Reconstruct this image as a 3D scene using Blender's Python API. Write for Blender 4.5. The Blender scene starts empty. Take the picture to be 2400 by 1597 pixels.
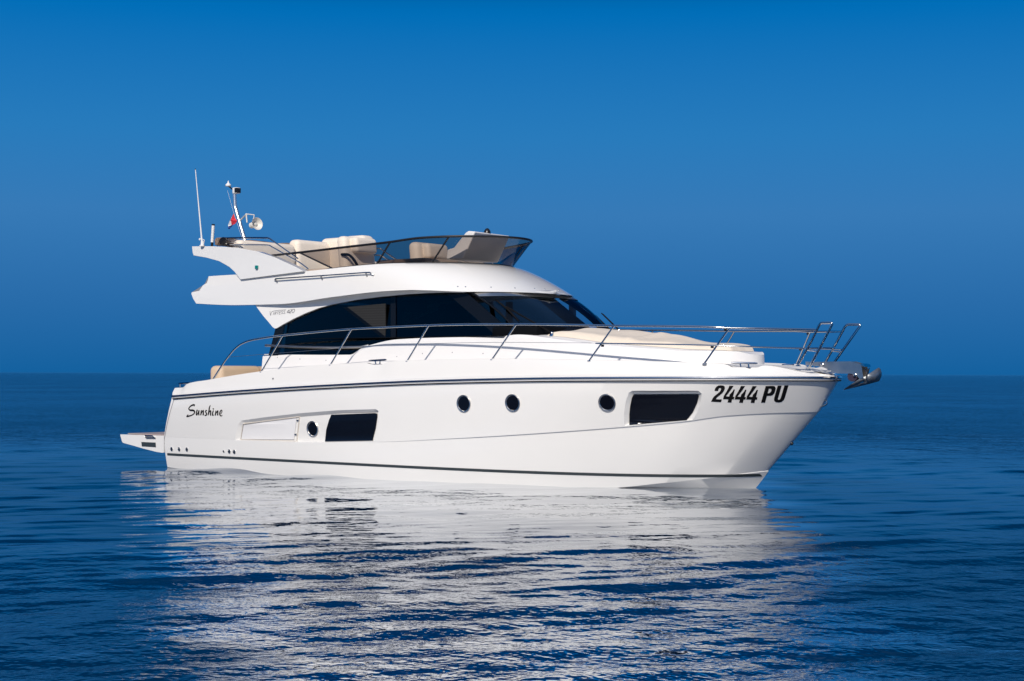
import bpy, bmesh, math, random
import numpy as np
from mathutils import Vector, Matrix
from mathutils.bvhtree import BVHTree
from mathutils.geometry import tessellate_polygon
random.seed(7)
SC = bpy.context.scene
COL = SC.collection
R = math.radians
# ------------------------------------------------------------------ camera
AZ = R(38.0); FPX = 3667.0; CAM_H = 1.717; ROLL = R(0.155)
r0 = np.array([math.cos(AZ), math.sin(AZ), 0.0]); d0 = np.array([-math.sin(AZ), math.cos(AZ), 0.0])
CAM = np.array([22.748, -20.662, CAM_H])
PIT = math.atan(77 / FPX)
dv = d0 * math.cos(PIT) + np.array([0, 0, math.sin(PIT)])
uv = np.cross(r0, dv)
rv = r0 * math.cos(ROLL) + uv * math.sin(ROLL); uv = uv * math.cos(ROLL) - r0 * math.sin(ROLL)
cd = bpy.data.cameras.new("Camera"); cam = bpy.data.objects.new("Camera", cd); COL.objects.link(cam)
cd.sensor_fit = 'HORIZONTAL'; cd.sensor_width = 36.0; cd.lens = FPX * 36 / 2400
cd.clip_start = 0.1; cd.clip_end = 60000
m = Matrix.Identity(4)
for i in range(3):
    m[i][0] = rv[i]; m[i][1] = uv[i]; m[i][2] = -dv[i]; m[i][3] = CAM[i]
cam.matrix_world = m
SC.camera = cam
# ------------------------------------------------------------------ sky and sun
SUN_EL = R(35.5); SUN_DIR = Vector((0.46, -1.0, 0.0)).normalized()
SUN_V = Vector((SUN_DIR.x * math.cos(SUN_EL), SUN_DIR.y * math.cos(SUN_EL), math.sin(SUN_EL)))
w = bpy.data.worlds.new("World"); SC.world = w; w.use_nodes = True
nt = w.node_tree; N = nt.nodes; Lk = nt.links
bg = N['Background']
sky = N.new('ShaderNodeTexSky'); sky.sky_type = 'NISHITA'; sky.sun_disc = False
sky.sun_elevation = SUN_EL; sky.sun_rotation = math.atan2(SUN_V.x, SUN_V.y)
sky.air_density = 1.0; sky.dust_density = 0.3; sky.ozone_density = 3.0
tc = N.new('ShaderNodeTexCoord'); sep = N.new('ShaderNodeSeparateXYZ'); Lk.new(tc.outputs['Generated'], sep.inputs[0])
ramp = N.new('ShaderNodeValToRGB'); Lk.new(sep.outputs['Z'], ramp.inputs[0])
def lin(c): return tuple(((v / 255) / 12.92 if v / 255 <= .04045 else ((v / 255 + .055) / 1.055) ** 2.4) for v in c)
cr = ramp.color_ramp
stops = [(0.0, (20, 97, 159)), (0.045, (41, 108, 170)), (0.10, (55, 122, 183)), (0.15, (40, 123, 188)), (0.225, (0, 110, 184)), (0.27, (0, 66, 126)), (0.40, (0, 42, 92))]
while len(cr.elements) < len(stops): cr.elements.new(0.5)
for e, (p, c) in zip(cr.elements, stops):
    e.position = p; e.color = (*lin(c), 1)
SKY_S = 0.15
sc = N.new('ShaderNodeVectorMath'); sc.operation = 'SCALE'; sc.inputs['Scale'].default_value = SKY_S
Lk.new(sky.outputs[0], sc.inputs[0])
mr = N.new('ShaderNodeMapRange'); mr.inputs['From Min'].default_value = 0.48; mr.inputs['From Max'].default_value = 0.80
mr.interpolation_type = 'SMOOTHSTEP'
Lk.new(sep.outputs['Z'], mr.inputs['Value'])
mx = N.new('ShaderNodeMix'); mx.data_type = 'RGBA'
Lk.new(mr.outputs[0], mx.inputs[0]); Lk.new(ramp.outputs[0], mx.inputs[6]); Lk.new(sc.outputs[0], mx.inputs[7])
Lk.new(mx.outputs[2], bg.inputs['Color']); bg.inputs['Strength'].default_value = 1.0
sl = bpy.data.lights.new("Sun", 'SUN'); sl.energy = 3.95; sl.angle = R(0.5); sl.color = (1.0, 0.92, 0.82)
so = bpy.data.objects.new("Sun", sl); COL.objects.link(so)
so.rotation_euler = SUN_V.to_track_quat('Z', 'Y').to_euler(); so.location = (5, -20, 25)
SC.view_settings.view_transform = 'Standard'; SC.view_settings.look = 'None'
SC.view_settings.exposure = 0.0; SC.view_settings.gamma = 1.0
try: SC.view_settings.use_curve_mapping = False
except Exception: pass
SC.cycles.sample_clamp_indirect = 6.0
SC.cycles.max_bounces = 12; SC.cycles.transparent_max_bounces = 16
# ------------------------------------------------------------------ pixel -> point on a known plane of the boat
def ray(px, py):
    return dv + rv * ((px - 1200) / FPX) - uv * ((py - 798.5) / FPX)
def P(px, py, y):
    v = ray(px, py); return CAM + v * ((y - CAM[1]) / v[1])
def on(px, py, b, sgn=-1):
    """point where the view ray meets the vertical surface y = sgn*b(x)"""
    y = sgn * 1.5
    for _ in range(40):
        p = P(px, py, y); y = 0.5 * y + 0.5 * sgn * b(p[0])
    return P(px, py, y)
def onplane(px, py, n, c):
    v = ray(px, py); n = np.array(n, float)
    return CAM + v * ((c - n @ CAM) / (n @ v))
def pchip(xs, ys):
    xs = np.array(xs, float); ys = np.array(ys, float)
    o = np.argsort(xs); xs = xs[o]; ys = ys[o]
    h = np.diff(xs); d = np.diff(ys) / h; mm = np.zeros(len(xs))
    for i in range(1, len(xs) - 1):
        if d[i - 1] * d[i] > 0:
            w1 = 2 * h[i] + h[i - 1]; w2 = h[i] + 2 * h[i - 1]
            mm[i] = (w1 + w2) / (w1 / d[i - 1] + w2 / d[i])
    mm[0] = d[0]; mm[-1] = d[-1]
    def f(x):
        x = min(max(x, xs[0]), xs[-1]); i = min(max(int(np.searchsorted(xs, x)) - 1, 0), len(xs) - 2)
        t = (x - xs[i]) / h[i]
        return ((2*t**3 - 3*t**2 + 1) * ys[i] + (t**3 - 2*t**2 + t) * h[i] * mm[i] + (-2*t**3 + 3*t**2) * ys[i+1] + (t**3 - t**2) * h[i] * mm[i+1])
    return f
def half(B, xa, xs, p, q, taper=0.0):
    def b(x):
        u = min(max((x - xa) / (xs - xa), 0.0), 1.0)
        v = B * max(0.0, 1 - u ** p) ** q
        if taper and x < 3: v *= 1 - taper * ((3 - x) / 3) ** 2
        return v
    return b
def zfit(pts, b):
    q = [on(x, y, b) for x, y in pts]
    return pchip([a[0] for a in q], [a[2] for a in q])
# ------------------------------------------------------------------ materials
def mat(name, col, rough=0.5, metal=0.0, coat=0.0, spec=0.5, noise=None, bump=None):
    mt = bpy.data.materials.new(name); mt.use_nodes = True
    t = mt.node_tree; b = t.nodes['Principled BSDF']
    b.inputs['Base Color'].default_value = (*col, 1); b.inputs['Roughness'].default_value = rough
    b.inputs['Metallic'].default_value = metal; b.inputs['Coat Weight'].default_value = coat
    b.inputs['Coat Roughness'].default_value = 0.06; b.inputs['Specular IOR Level'].default_value = spec
    if noise:
        sc_, amt = noise
        tcn = t.nodes.new('ShaderNodeTexCoord'); nz = t.nodes.new('ShaderNodeTexNoise'); nz.inputs['Scale'].default_value = sc_
        nz.inputs['Detail'].default_value = 5
        t.links.new(tcn.outputs['Object'], nz.inputs['Vector'])
        mxn = t.nodes.new('ShaderNodeMix'); mxn.data_type = 'RGBA'
        mxn.inputs[6].default_value = (*[c * (1 - amt) for c in col], 1); mxn.inputs[7].default_value = (*[min(1, c * (1 + amt)) for c in col], 1)
        t.links.new(nz.outputs['Fac'], mxn.inputs[0]); t.links.new(mxn.outputs[2], b.inputs['Base Color'])
        mrr = t.nodes.new('ShaderNodeMapRange'); mrr.inputs['To Min'].default_value = rough * .8; mrr.inputs['To Max'].default_value = rough * 1.25
        t.links.new(nz.outputs['Fac'], mrr.inputs['Value']); t.links.new(mrr.outputs[0], b.inputs['Roughness'])
    if bump:
        sc_, st, ds = bump
        tcn = t.nodes.new('ShaderNodeTexCoord'); nz = t.nodes.new('ShaderNodeTexNoise'); nz.inputs['Scale'].default_value = sc_
        nz.inputs['Detail'].default_value = 3
        t.links.new(tcn.outputs['Object'], nz.inputs['Vector'])
        bp = t.nodes.new('ShaderNodeBump'); bp.inputs['Strength'].default_value = st; bp.inputs['Distance'].default_value = ds
        t.links.new(nz.outputs['Fac'], bp.inputs['Height']); t.links.new(bp.outputs[0], b.inputs['Normal'])
    return mt
def glass(name, tint, ior=1.45, rough=0.0, refl=1.0):
    mt = bpy.data.materials.new(name); mt.use_nodes = True
    t = mt.node_tree; t.nodes.clear()
    out = t.nodes.new('ShaderNodeOutputMaterial'); tr = t.nodes.new('ShaderNodeBsdfTransparent'); gl = t.nodes.new('ShaderNodeBsdfGlossy')
    tr.inputs[0].default_value = (*tint, 1); gl.inputs['Roughness'].default_value = rough; gl.inputs[0].default_value = (refl, refl, refl, 1)
    fr = t.nodes.new('ShaderNodeFresnel'); fr.inputs[0].default_value = ior
    mxs = t.nodes.new('ShaderNodeMixShader'); t.links.new(fr.outputs[0], mxs.inputs[0]); t.links.new(tr.outputs[0], mxs.inputs[1]); t.links.new(gl.outputs[0], mxs.inputs[2])
    t.links.new(mxs.outputs[0], out.inputs[0]); return mt
M = {}
M['gel'] = mat('white_gelcoat', (.80, .79, .765), .22, coat=1.0, noise=(1.3, .018), bump=(1.6, .10, .012))
M['gel2'] = mat('white_gelcoat_matt', (.78, .77, .76), .38, noise=(2.0, .02))
M['chrome'] = mat('stainless_steel', (.72, .72, .71), .12, metal=1.0, noise=(14, .06))
M['mastmetal'] = mat('polished_mast_alloy', (.85, .84, .82), .28, metal=.9, noise=(9, .05))
M['satin'] = mat('brushed_steel', (.62, .60, .57), .3, metal=1.0, noise=(9, .12))
M['galv'] = mat('galvanised_steel', (.36, .38, .39), .42, metal=.85, noise=(22, .2))
M['black'] = mat('black_paint', (.012, .012, .014), .3, noise=(8, .2))
M['vinyl'] = mat('black_vinyl', (.006, .006, .007), .5, spec=.12, noise=(8, .2))
M['rubber'] = mat('black_rubber', (.010, .010, .011), .8, spec=.04, noise=(20, .2))
M['stripe'] = mat('dark_stripe_paint', (.035, .045, .05), .4, noise=(5, .1))
M['ink'] = mat('grey_lettering', (.22, .22, .24), .4)
M['frame'] = mat('dark_window_frame', (.006, .007, .009), .12, spec=.3, noise=(6, .15))
M['beige'] = mat('beige_leather', (.62, .47, .33), .55, noise=(5, .06), bump=(140, .15, .002))
M['pale'] = mat('pale_cream_leather', (.82, .73, .62), .55, noise=(5, .05), bump=(140, .15, .002))
M['taupe'] = mat('taupe_leather', (.40, .31, .24), .55, noise=(5, .06), bump=(140, .15, .002))
M['canvas'] = mat('beige_canvas', (.74, .65, .54), .8, noise=(7, .06), bump=(9, .35, .03))
M['bimini'] = mat('brown_canvas', (.22, .155, .12), .8, noise=(9, .15), bump=(16, .5, .02))
M['teak'] = mat('grey_teak', (.33, .27, .26), .6, noise=(10, .2))
M['nonskid'] = mat('nonskid_deck', (.70, .69, .67), .75, spec=.12, noise=(30, .04), bump=(90, .2, .003))
M['white'] = mat('white_plastic', (.8, .8, .79), .35, noise=(10, .03))
M['horn'] = mat('cream_plastic', (.72, .69, .62), .4, noise=(10, .03))
M['panel'] = mat('pale_panel', (.77, .765, .77), .35, noise=(3, .02))
M['seam'] = mat('beige_seam', (.58, .53, .47), .5, noise=(8, .1))
M['dark'] = mat('dark_interior', (.004, .005, .007), .8, spec=.05, noise=(4, .2))
M['lining'] = mat('grey_lining', (.22, .21, .20), .7, noise=(4, .05))
M['redwood'] = mat('red_brown_wood', (.055, .026, .016), .5, noise=(6, .3))
M['wood'] = mat('dark_wood', (.10, .045, .02), .45, noise=(6, .3))
M['navgreen'] = mat('green_lens', (.0, .20, .19), .15, coat=.6, noise=(12, .1))
M['red'] = mat('red_cloth', (.65, .03, .05), .7, noise=(18, .1))
M['cloth'] = mat('white_cloth', (.75, .75, .76), .7, noise=(18, .05))
M['blue'] = mat('blue_cloth', (.02, .06, .30), .7, noise=(18, .1))
M['roller'] = mat('purple_rubber', (.035, .025, .05), .5, noise=(12, .2))
M['portglass'] = mat('black_porthole_glass', (.004, .004, .006), .03, coat=.2, noise=(3, .1))
M['ws'] = glass('tinted_windscreen_glass', (.62, .74, .80), 1.45, refl=.8)
M['sideglass'] = glass('dark_side_glass', (.36, .36, .36), 1.45, refl=.6)
M['flyglass'] = glass('smoked_acrylic', (.47, .43, .41), 1.45, refl=.8)
def blindmat():
    mt = mat('window_blind', (.30, .30, .30), .7); t = mt.node_tree; b = t.nodes['Principled BSDF']
    tcn = t.nodes.new('ShaderNodeTexCoord'); sp = t.nodes.new('ShaderNodeSeparateXYZ'); t.links.new(tcn.outputs['Object'], sp.inputs[0])
    ml = t.nodes.new('ShaderNodeMath'); ml.operation = 'MULTIPLY'; ml.inputs[1].default_value = 2 * math.pi / .042; t.links.new(sp.outputs['Z'], ml.inputs[0])
    sn = t.nodes.new('ShaderNodeMath'); sn.operation = 'SINE'; t.links.new(ml.outputs[0], sn.inputs[0])
    rp = t.nodes.new('ShaderNodeMapRange'); rp.inputs['From Min'].default_value = -1; t.links.new(sn.outputs[0], rp.inputs['Value'])
    rp.inputs['To Min'].default_value = .009; rp.inputs['To Max'].default_value = .020
    cb = t.nodes.new('ShaderNodeCombineColor'); 
    for k in range(3): t.links.new(rp.outputs[0], cb.inputs[k])
    t.links.new(cb.outputs[0], b.inputs['Base Color']); return mt
M['blind'] = blindmat()
# ------------------------------------------------------------------ object helpers
def link(name, me, mt, parent=None, ang=35):
    me.validate()
    me.materials.append(M[mt] if isinstance(mt, str) else mt)
    if ang:
        for p in me.polygons: p.use_smooth = True
        try: me.set_sharp_from_angle(angle=R(ang))
        except Exception: pass
    o = bpy.data.objects.new(name, me); COL.objects.link(o)
    if parent: o.parent = parent
    return o
def obj(name, vs, fs, mt, parent=None, ang=35, recalc=True, merge=1e-5):
    bm = bmesh.new()
    vv = [bm.verts.new(Vector([float(c) for c in v])) for v in vs]
    for f in fs:
        try: bm.faces.new([vv[i] for i in f])
        except ValueError: pass
    if merge: bmesh.ops.remove_doubles(bm, verts=bm.verts, dist=merge)
    if recalc: bmesh.ops.recalc_face_normals(bm, faces=bm.faces)
    me = bpy.data.meshes.new(name); bm.to_mesh(me); bm.free()
    return link(name, me, mt, parent, ang)
class MB:
    """collects shapes into one mesh"""
    def __init__(s): s.v = []; s.f = []
    def add(s, vs, fs):
        k = len(s.v); s.v += [tuple(map(float, v)) for v in vs]; s.f += [tuple(i + k for i in f) for f in fs]; return s
    def tube(s, pts, r, seg=8, closed=False):
        pts = [np.array(p, float) for p in pts]; n = len(pts); rs = r if isinstance(r, (list, tuple)) else [r] * n
        tang = []
        for i in range(n):
            a = pts[(i - 1) % n] if (closed or i > 0) else pts[i]; b = pts[(i + 1) % n] if (closed or i < n - 1) else pts[i]
            t = b - a; tang.append(t / (np.linalg.norm(t) + 1e-12))
        up = np.array([0, 0, 1.0]) if abs(tang[0][2]) < .9 else np.array([1.0, 0, 0])
        nrm = np.cross(tang[0], up); nrm /= np.linalg.norm(nrm); vs = []
        for i in range(n):
            nrm = nrm - tang[i] * (nrm @ tang[i]); nrm /= np.linalg.norm(nrm); bi = np.cross(tang[i], nrm)
            for k in range(seg):
                a = 2 * math.pi * k / seg; vs.append(pts[i] + (nrm * math.cos(a) + bi * math.sin(a)) * rs[i])
        fs = []
        for i in range(n if closed else n - 1):
            for k in range(seg):
                j = (i + 1) % n; fs.append((i*seg + k, i*seg + (k+1) % seg, j*seg + (k+1) % seg, j*seg + k))
        if not closed: fs += [tuple(range(seg))[::-1], tuple(range((n-1)*seg, n*seg))]
        return s.add(vs, fs)
    def prism(s, poly, off):
        n = len(poly); off = np.array(off, float); a = [np.array(p, float) for p in poly]; b = [p + off for p in a]
        tri = tessellate_polygon([[Vector(p) for p in a]])
        fs = [tuple(t) for t in tri] + [tuple(i + n for i in t[::-1]) for t in tri] + [(i, (i+1) % n, (i+1) % n + n, i + n) for i in range(n)]
        return s.add(a + b, fs)
    def box(s, lo, hi, bev=0.0, seg=3, shear=0.0):
        bm = bmesh.new(); bmesh.ops.create_cube(bm, size=1.0)
        for v in bm.verts:
            v.co = Vector([(lo[i] + hi[i]) / 2 + v.co[i] * (hi[i] - lo[i]) for i in range(3)])
        if bev > 0: bmesh.ops.bevel(bm, geom=list(bm.edges), offset=bev, segments=seg, affect='EDGES', profile=.5, clamp_overlap=True)
        for v in bm.verts: v.co.x += shear * (v.co.z - lo[2])
        bm.verts.ensure_lookup_table(); bm.verts.index_update()
        vs = [tuple(v.co) for v in bm.verts]; fs = [tuple(v.index for v in f.verts) for f in bm.faces]; bm.free()
        return s.add(vs, fs)
    def lathe(s, c, ax, prof, seg=20):
        ax = np.array(ax, float); ax /= np.linalg.norm(ax); up = np.array([0, 0, 1.0]) if abs(ax[2]) < .9 else np.array([1.0, 0, 0])
        a = np.cross(ax, up); a /= np.linalg.norm(a); b = np.cross(ax, a); c = np.array(c, float); vs = []; n = len(prof)
        for h, r in prof:
            for k in range(seg):
                t = 2 * math.pi * k / seg; vs.append(c + ax * h + (a * math.cos(t) + b * math.sin(t)) * r)
        fs = [(i*seg + k, i*seg + (k+1) % seg, (i+1)*seg + (k+1) % seg, (i+1)*seg + k) for i in range(n-1) for k in range(seg)]
        if prof[0][1] > 1e-6: fs.append(tuple(range(seg))[::-1])
        if prof[-1][1] > 1e-6: fs.append(tuple(range((n-1)*seg, n*seg)))
        return s.add(vs, fs)
    def mirror(s):
        k = MB(); k.v = [(x, -y, z) for x, y, z in s.v]; k.f = [f[::-1] for f in s.f]; return k
    def build(s, name, mt, parent=None, ang=35): return obj(name, s.v, s.f, mt, parent, ang)
def loft(rows, closed=False):
    n = len(rows[0]); vs = [p for r_ in rows for p in r_]; fs = []
    for i in range(len(rows) - (0 if closed else 1)):
        j = (i + 1) % len(rows)
        for k in range(n - 1): fs.append((i*n + k, i*n + k + 1, j*n + k + 1, j*n + k))
    return vs, fs
def smooth(pts, n=6):
    """Catmull-Rom through pts"""
    pts = [np.array(p, float) for p in pts]; out = []
    for i in range(len(pts) - 1):
        a = pts[max(i-1, 0)]; b = pts[i]; c = pts[i+1]; d = pts[min(i+2, len(pts)-1)]
        for k in range(n):
            t = k / n; out.append(.5 * ((2*b) + (-a + c)*t + (2*a - 5*b + 4*c - d)*t*t + (-a + 3*b - 3*c + d)*t**3))
    out.append(pts[-1]); return out
def bvh(o):
    bm = bmesh.new(); bm.from_mesh(o.data); bmesh.ops.triangulate(bm, faces=bm.faces); t = BVHTree.FromBMesh(bm); bm.free(); return t
def hit(t, px, py):
    v = ray(px, py); h = t.ray_cast(Vector(CAM), Vector(v).normalized(), 200)
    return h[0], h[1]
def tag(o, label=None, cat=None, kind=None, group=None):
    for k, v in (('label', label), ('category', cat), ('kind', kind), ('group', group)):
        if v: o[k] = v
    return o
def zz(pts, ox, oy, s): return [(ox + x / s, oy + y / s) + tuple(q) for x, y, *q in pts]
# ------------------------------------------------------------------ the sea
def build_sea():
    def axis(lo, hi, step, far_lo, far_hi, g):
        a = list(np.arange(lo, hi, step)); s = step; x = a[-1]
        while x < far_hi: s *= g; x += s; a.append(x)
        s = step; x = lo; pre = []
        while x > far_lo: s *= g; x -= s; pre.append(x)
        return np.array(pre[::-1] + a)
    A = axis(-11.5, 11.5, .05, -16000, 16000, 1.16)
    B = [5.0]
    while B[-1] < 30000:
        z = B[-1]; B.append(z + max(.030, min(z * z / (FPX * .4267 * CAM_H) * .45, z * .09)) if z < 45 else z * 1.05)
    pre = []; x = 5.0; s = .05
    while x > -400: s *= 1.2; x -= s; pre.append(x)
    B = np.array(pre[::-1] + B)
    da = np.gradient(A); db = np.gradient(B)
    AA, BB = np.meshgrid(A, B); DA, DB = np.meshgrid(da, db); SP = np.maximum(DA, DB)
    X = CAM[0] + r0[0] * AA + d0[0] * BB; Y = CAM[1] + r0[1] * AA + d0[1] * BB
    rng = np.random.default_rng(11); Z = np.zeros_like(X)
    # distance to the hull side, calmer water in its lee
    dx = np.maximum(np.maximum(0 - X, X - 11.5), 0); dy = np.maximum(np.abs(Y) - 1.8, 0); dist = np.hypot(dx, dy)
    lf = np.zeros_like(X)
    for k in range(9):
        th = rng.uniform(0, 2*math.pi); lam = rng.uniform(5, 22); lf += np.sin(2*math.pi*(X*math.cos(th) + Y*math.sin(th))/lam + rng.uniform(0, 6.28))
    lf = np.clip(.5 + lf / 7, 0, 1)
    t = np.clip((dist - 2.0) / 7.0, 0, 1); t = t*t*(3 - 2*t)
    lat = (X - CAM[0]) * r0[0] + (Y - CAM[1]) * r0[1]; dep = (X - CAM[0]) * d0[0] + (Y - CAM[1]) * d0[1]
    ss = np.clip(27 - dep, 0, 22); ed = .5 * (lf - .5) + .25 * np.sin(dep * 1.9) + .2 * np.sin(dep * 4.3 + 1)      # the slick narrows away from the hull to fit its reflection
    lee = np.clip((lat + 6.3 - .225 * ss + ed) / .9, 0, 1) * np.clip((4.9 - .115 * ss - lat + ed) / 1.1, 0, 1); lee = lee * lee * (3 - 2 * lee)
    # (an assumed wind shadow, its outline shaped to brighten the hull's reflection)
    lee = lee * np.clip((30 - dep) / 4.0, 0, 1)
    calm = (.18 + .56 * t * (.6 + .6 * lf) + .05 * lf) * lee + (.55 + .40 * lf) * (1 - lee)
    th0 = math.atan2(d0[1], d0[0])
    nc = 90
    for k in range(nc):
        lam = .22 * (24 / .22) ** ((k + rng.uniform(0, 1)) / nc)
        th = th0 + rng.normal(0, .30 if lam < 1.2 else .6) + (math.pi if rng.uniform() < .35 else 0) + .25
        slope = .0200 * (1.0 if lam < .8 else (.8 / lam) ** .72)
        amp = slope * lam / (2 * math.pi) * rng.uniform(.6, 1.3)
        fade = np.clip((lam / SP - 2.6) / 2.2, 0, 1)
        ph = 2 * math.pi * (X * math.cos(th) + Y * math.sin(th)) / lam + rng.uniform(0, 6.28)
        mod = calm if lam < 1.4 else (.35 + .55 * calm)
        Z += amp * fade * mod * (np.sin(ph) + .18 * np.sin(2 * ph + .6))
    # two slow swells lapping the hull side
    Z += .042 * np.sin(2*math.pi*(X*.98 - Y*.25)/2.5 + 2.2) * np.exp(-((X - 2.4)/2.6)**2) * np.exp(-(dist/1.6)**2)
    na, nb = len(A), len(B)
    far_ = .62 * np.clip((dep - 32) / 50, 0, 1)      # far off, the mirror is strengthened by distance to brighten the sea
    MIRROR = np.maximum(far_, lee * (1 - .35 * np.clip((lf - .55) * 2, 0, 1))).ravel().astype(np.float32)
    co = np.stack([X, Y, Z], -1).reshape(-1, 3)
    idx = np.arange(na * nb).reshape(nb, na)
    q = np.stack([idx[:-1, :-1], idx[:-1, 1:], idx[1:, 1:], idx[1:, :-1]], -1).reshape(-1, 4)
    me = bpy.data.meshes.new('sea')
    me.vertices.add(len(co)); me.vertices.foreach_set('co', co.ravel())
    me.loops.add(q.size); me.loops.foreach_set('vertex_index', q.ravel().astype(np.int32))
    me.polygons.add(len(q)); me.polygons.foreach_set('loop_start', np.arange(0, q.size, 4, dtype=np.int32))
    me.update(calc_edges=True)
    me.polygons.foreach_set('use_smooth', np.ones(len(q), bool))
    at_ = me.attributes.new('slick_mirror', 'FLOAT', 'POINT'); at_.data.foreach_set('value', MIRROR)
    mt = bpy.data.materials.new('sea_water'); mt.use_nodes = True
    t = mt.node_tree; t.nodes.clear(); n = t.nodes
    out = n.new('ShaderNodeOutputMaterial'); df = n.new('ShaderNodeBsdfDiffuse'); gl = n.new('ShaderNodeBsdfGlossy')
    df.inputs[0].default_value = (.0, .025, .075, 1); gl.inputs['Roughness'].default_value = .02; gl.inputs[0].default_value = (.97, .985, 1, 1)
    tcn = n.new('ShaderNodeTexCoord')
    n1 = n.new('ShaderNodeTexNoise'); n1.inputs['Scale'].default_value = 5.0; n1.inputs['Detail'].default_value = 3; n1.inputs['Roughness'].default_value = .55
    n2 = n.new('ShaderNodeTexNoise'); n2.inputs['Scale'].default_value = .8; n2.inputs['Detail'].default_value = 4
    mpg = n.new('ShaderNodeMapping'); mpg.inputs['Rotation'].default_value = (0, 0, -AZ - .12); mpg.inputs['Scale'].default_value = (.36, 1, 1); t.links.new(tcn.outputs['Object'], mpg.inputs['Vector'])
    t.links.new(mpg.outputs[0], n1.inputs['Vector']); t.links.new(tcn.outputs['Object'], n2.inputs['Vector'])
    b1 = n.new('ShaderNodeBump'); b1.inputs['Strength'].default_value = .16; b1.inputs['Distance'].default_value = .02
    b2 = n.new('ShaderNodeBump'); b2.inputs['Strength'].default_value = .22; b2.inputs['Distance'].default_value = .10
    t.links.new(n1.outputs['Fac'], b1.inputs['Height']); t.links.new(n2.outputs['Fac'], b2.inputs['Height']); t.links.new(b2.outputs[0], b1.inputs['Normal'])
    # long chop that the coarse far grid cannot carry, growing with distance from the yacht
    sb_ = n.new('ShaderNodeVectorMath'); sb_.operation = 'SUBTRACT'; sb_.inputs[1].default_value = (5.5, -2, 0); t.links.new(tcn.outputs['Object'], sb_.inputs[0])
    ln = n.new('ShaderNodeVectorMath'); ln.operation = 'LENGTH'; t.links.new(sb_.outputs[0], ln.inputs[0])
    fm = n.new('ShaderNodeMapRange'); fm.inputs['From Min'].default_value = 9; fm.inputs['From Max'].default_value = 26; fm.inputs['To Min'].default_value = .0; fm.inputs['To Max'].default_value = 1.0
    t.links.new(ln.outputs['Value'], fm.inputs['Value'])
    n3 = n.new('ShaderNodeTexNoise'); n3.inputs['Scale'].default_value = .9; n3.inputs['Detail'].default_value = 5; n3.inputs['Roughness'].default_value = .6; t.links.new(tcn.outputs['Object'], n3.inputs['Vector'])
    b3 = n.new('ShaderNodeBump'); b3.inputs['Distance'].default_value = .34; t.links.new(fm.outputs[0], b3.inputs['Strength']); t.links.new(n3.outputs['Fac'], b3.inputs['Height']); t.links.new(b3.outputs[0], b2.inputs['Normal'])
    fr = n.new('ShaderNodeFresnel'); fr.inputs[0].default_value = 1.34
    t.links.new(b1.outputs[0], fr.inputs['Normal']); t.links.new(b1.outputs[0], gl.inputs['Normal'])
    at2 = n.new('ShaderNodeAttribute'); at2.attribute_name = 'slick_mirror'      # smooth slick zone: mirror strengthened to brighten the hull's reflection, weakened outside
    ex = n.new('ShaderNodeMapRange'); ex.inputs['To Min'].default_value = 1.38; ex.inputs['To Max'].default_value = .34; t.links.new(at2.outputs['Fac'], ex.inputs['Value'])
    ro = n.new('ShaderNodeMapRange'); ro.inputs['To Min'].default_value = .07; ro.inputs['To Max'].default_value = .01; t.links.new(at2.outputs['Fac'], ro.inputs['Value']); t.links.new(ro.outputs[0], gl.inputs['Roughness'])
    n4 = n.new('ShaderNodeTexNoise'); n4.inputs['Scale'].default_value = .07; n4.inputs['Detail'].default_value = 7; n4.inputs['Roughness'].default_value = .62; t.links.new(tcn.outputs['Object'], n4.inputs['Vector'])
    gp_ = n.new('ShaderNodeMapRange'); gp_.inputs['From Min'].default_value = .3; gp_.inputs['From Max'].default_value = .7; gp_.inputs['To Min'].default_value = .62; gp_.inputs['To Max'].default_value = 1.45; t.links.new(n4.outputs['Fac'], gp_.inputs['Value'])      # gusts: patches of finer and coarser ruffling
    mu_ = n.new('ShaderNodeMath'); mu_.operation = 'MULTIPLY'; t.links.new(ex.outputs[0], mu_.inputs[0]); t.links.new(gp_.outputs[0], mu_.inputs[1])
    pw = n.new('ShaderNodeMath'); pw.operation = 'POWER'; t.links.new(mu_.outputs[0], pw.inputs[1]); t.links.new(fr.outputs[0], pw.inputs[0])
    ms = n.new('ShaderNodeMixShader'); t.links.new(pw.outputs[0], ms.inputs[0]); t.links.new(df.outputs[0], ms.inputs[1]); t.links.new(gl.outputs[0], ms.inputs[2])
    t.links.new(ms.outputs[0], out.inputs[0])
    me.materials.append(mt)
    o = bpy.data.objects.new('sea', me); COL.objects.link(o); o['kind'] = 'structure'; o['label'] = 'deep blue rippled open sea under the yacht'
build_sea()
# ------------------------------------------------------------------ the yacht
Y = bpy.data.objects.new('motor_yacht', None); COL.objects.link(Y)
tag(Y, 'white flybridge motor yacht with dark windows lying still on blue sea', 'motor yacht')
bS = half(2.08, 5, 12.53, 4, .6, .04); bK = half(2.03, 5, 12.25, 3.3, .70, .035); bC = half(1.94, 3.5, 11.43, 3.5, .66, .03)
bC0 = bC
def bC(x): return bC0(x) * (1 - .30 * min(1, max(0, (x - 11.05) / .38)) ** 1.4)
bG = half(1.97, 5, 12.46, 4, .6, .04); bR = half(1.95, 5, 12.60, 4, .6, .04); bT = half(1.60, 3, 11.30, 3, .5)
zS = zfit([(410.5, 931), (540, 920.5), (760, 906.5), (1040, 894.5), (1337, 889), (1634, 888), (1838, 888)], bS)
zK = zfit([(474, 1028), (560, 1031), (700, 1034), (876, 1035.7), (1040, 1028.6), (1461, 1000.4), (1623, 985.5), (1730, 971), (1800, 965)], bK)
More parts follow.
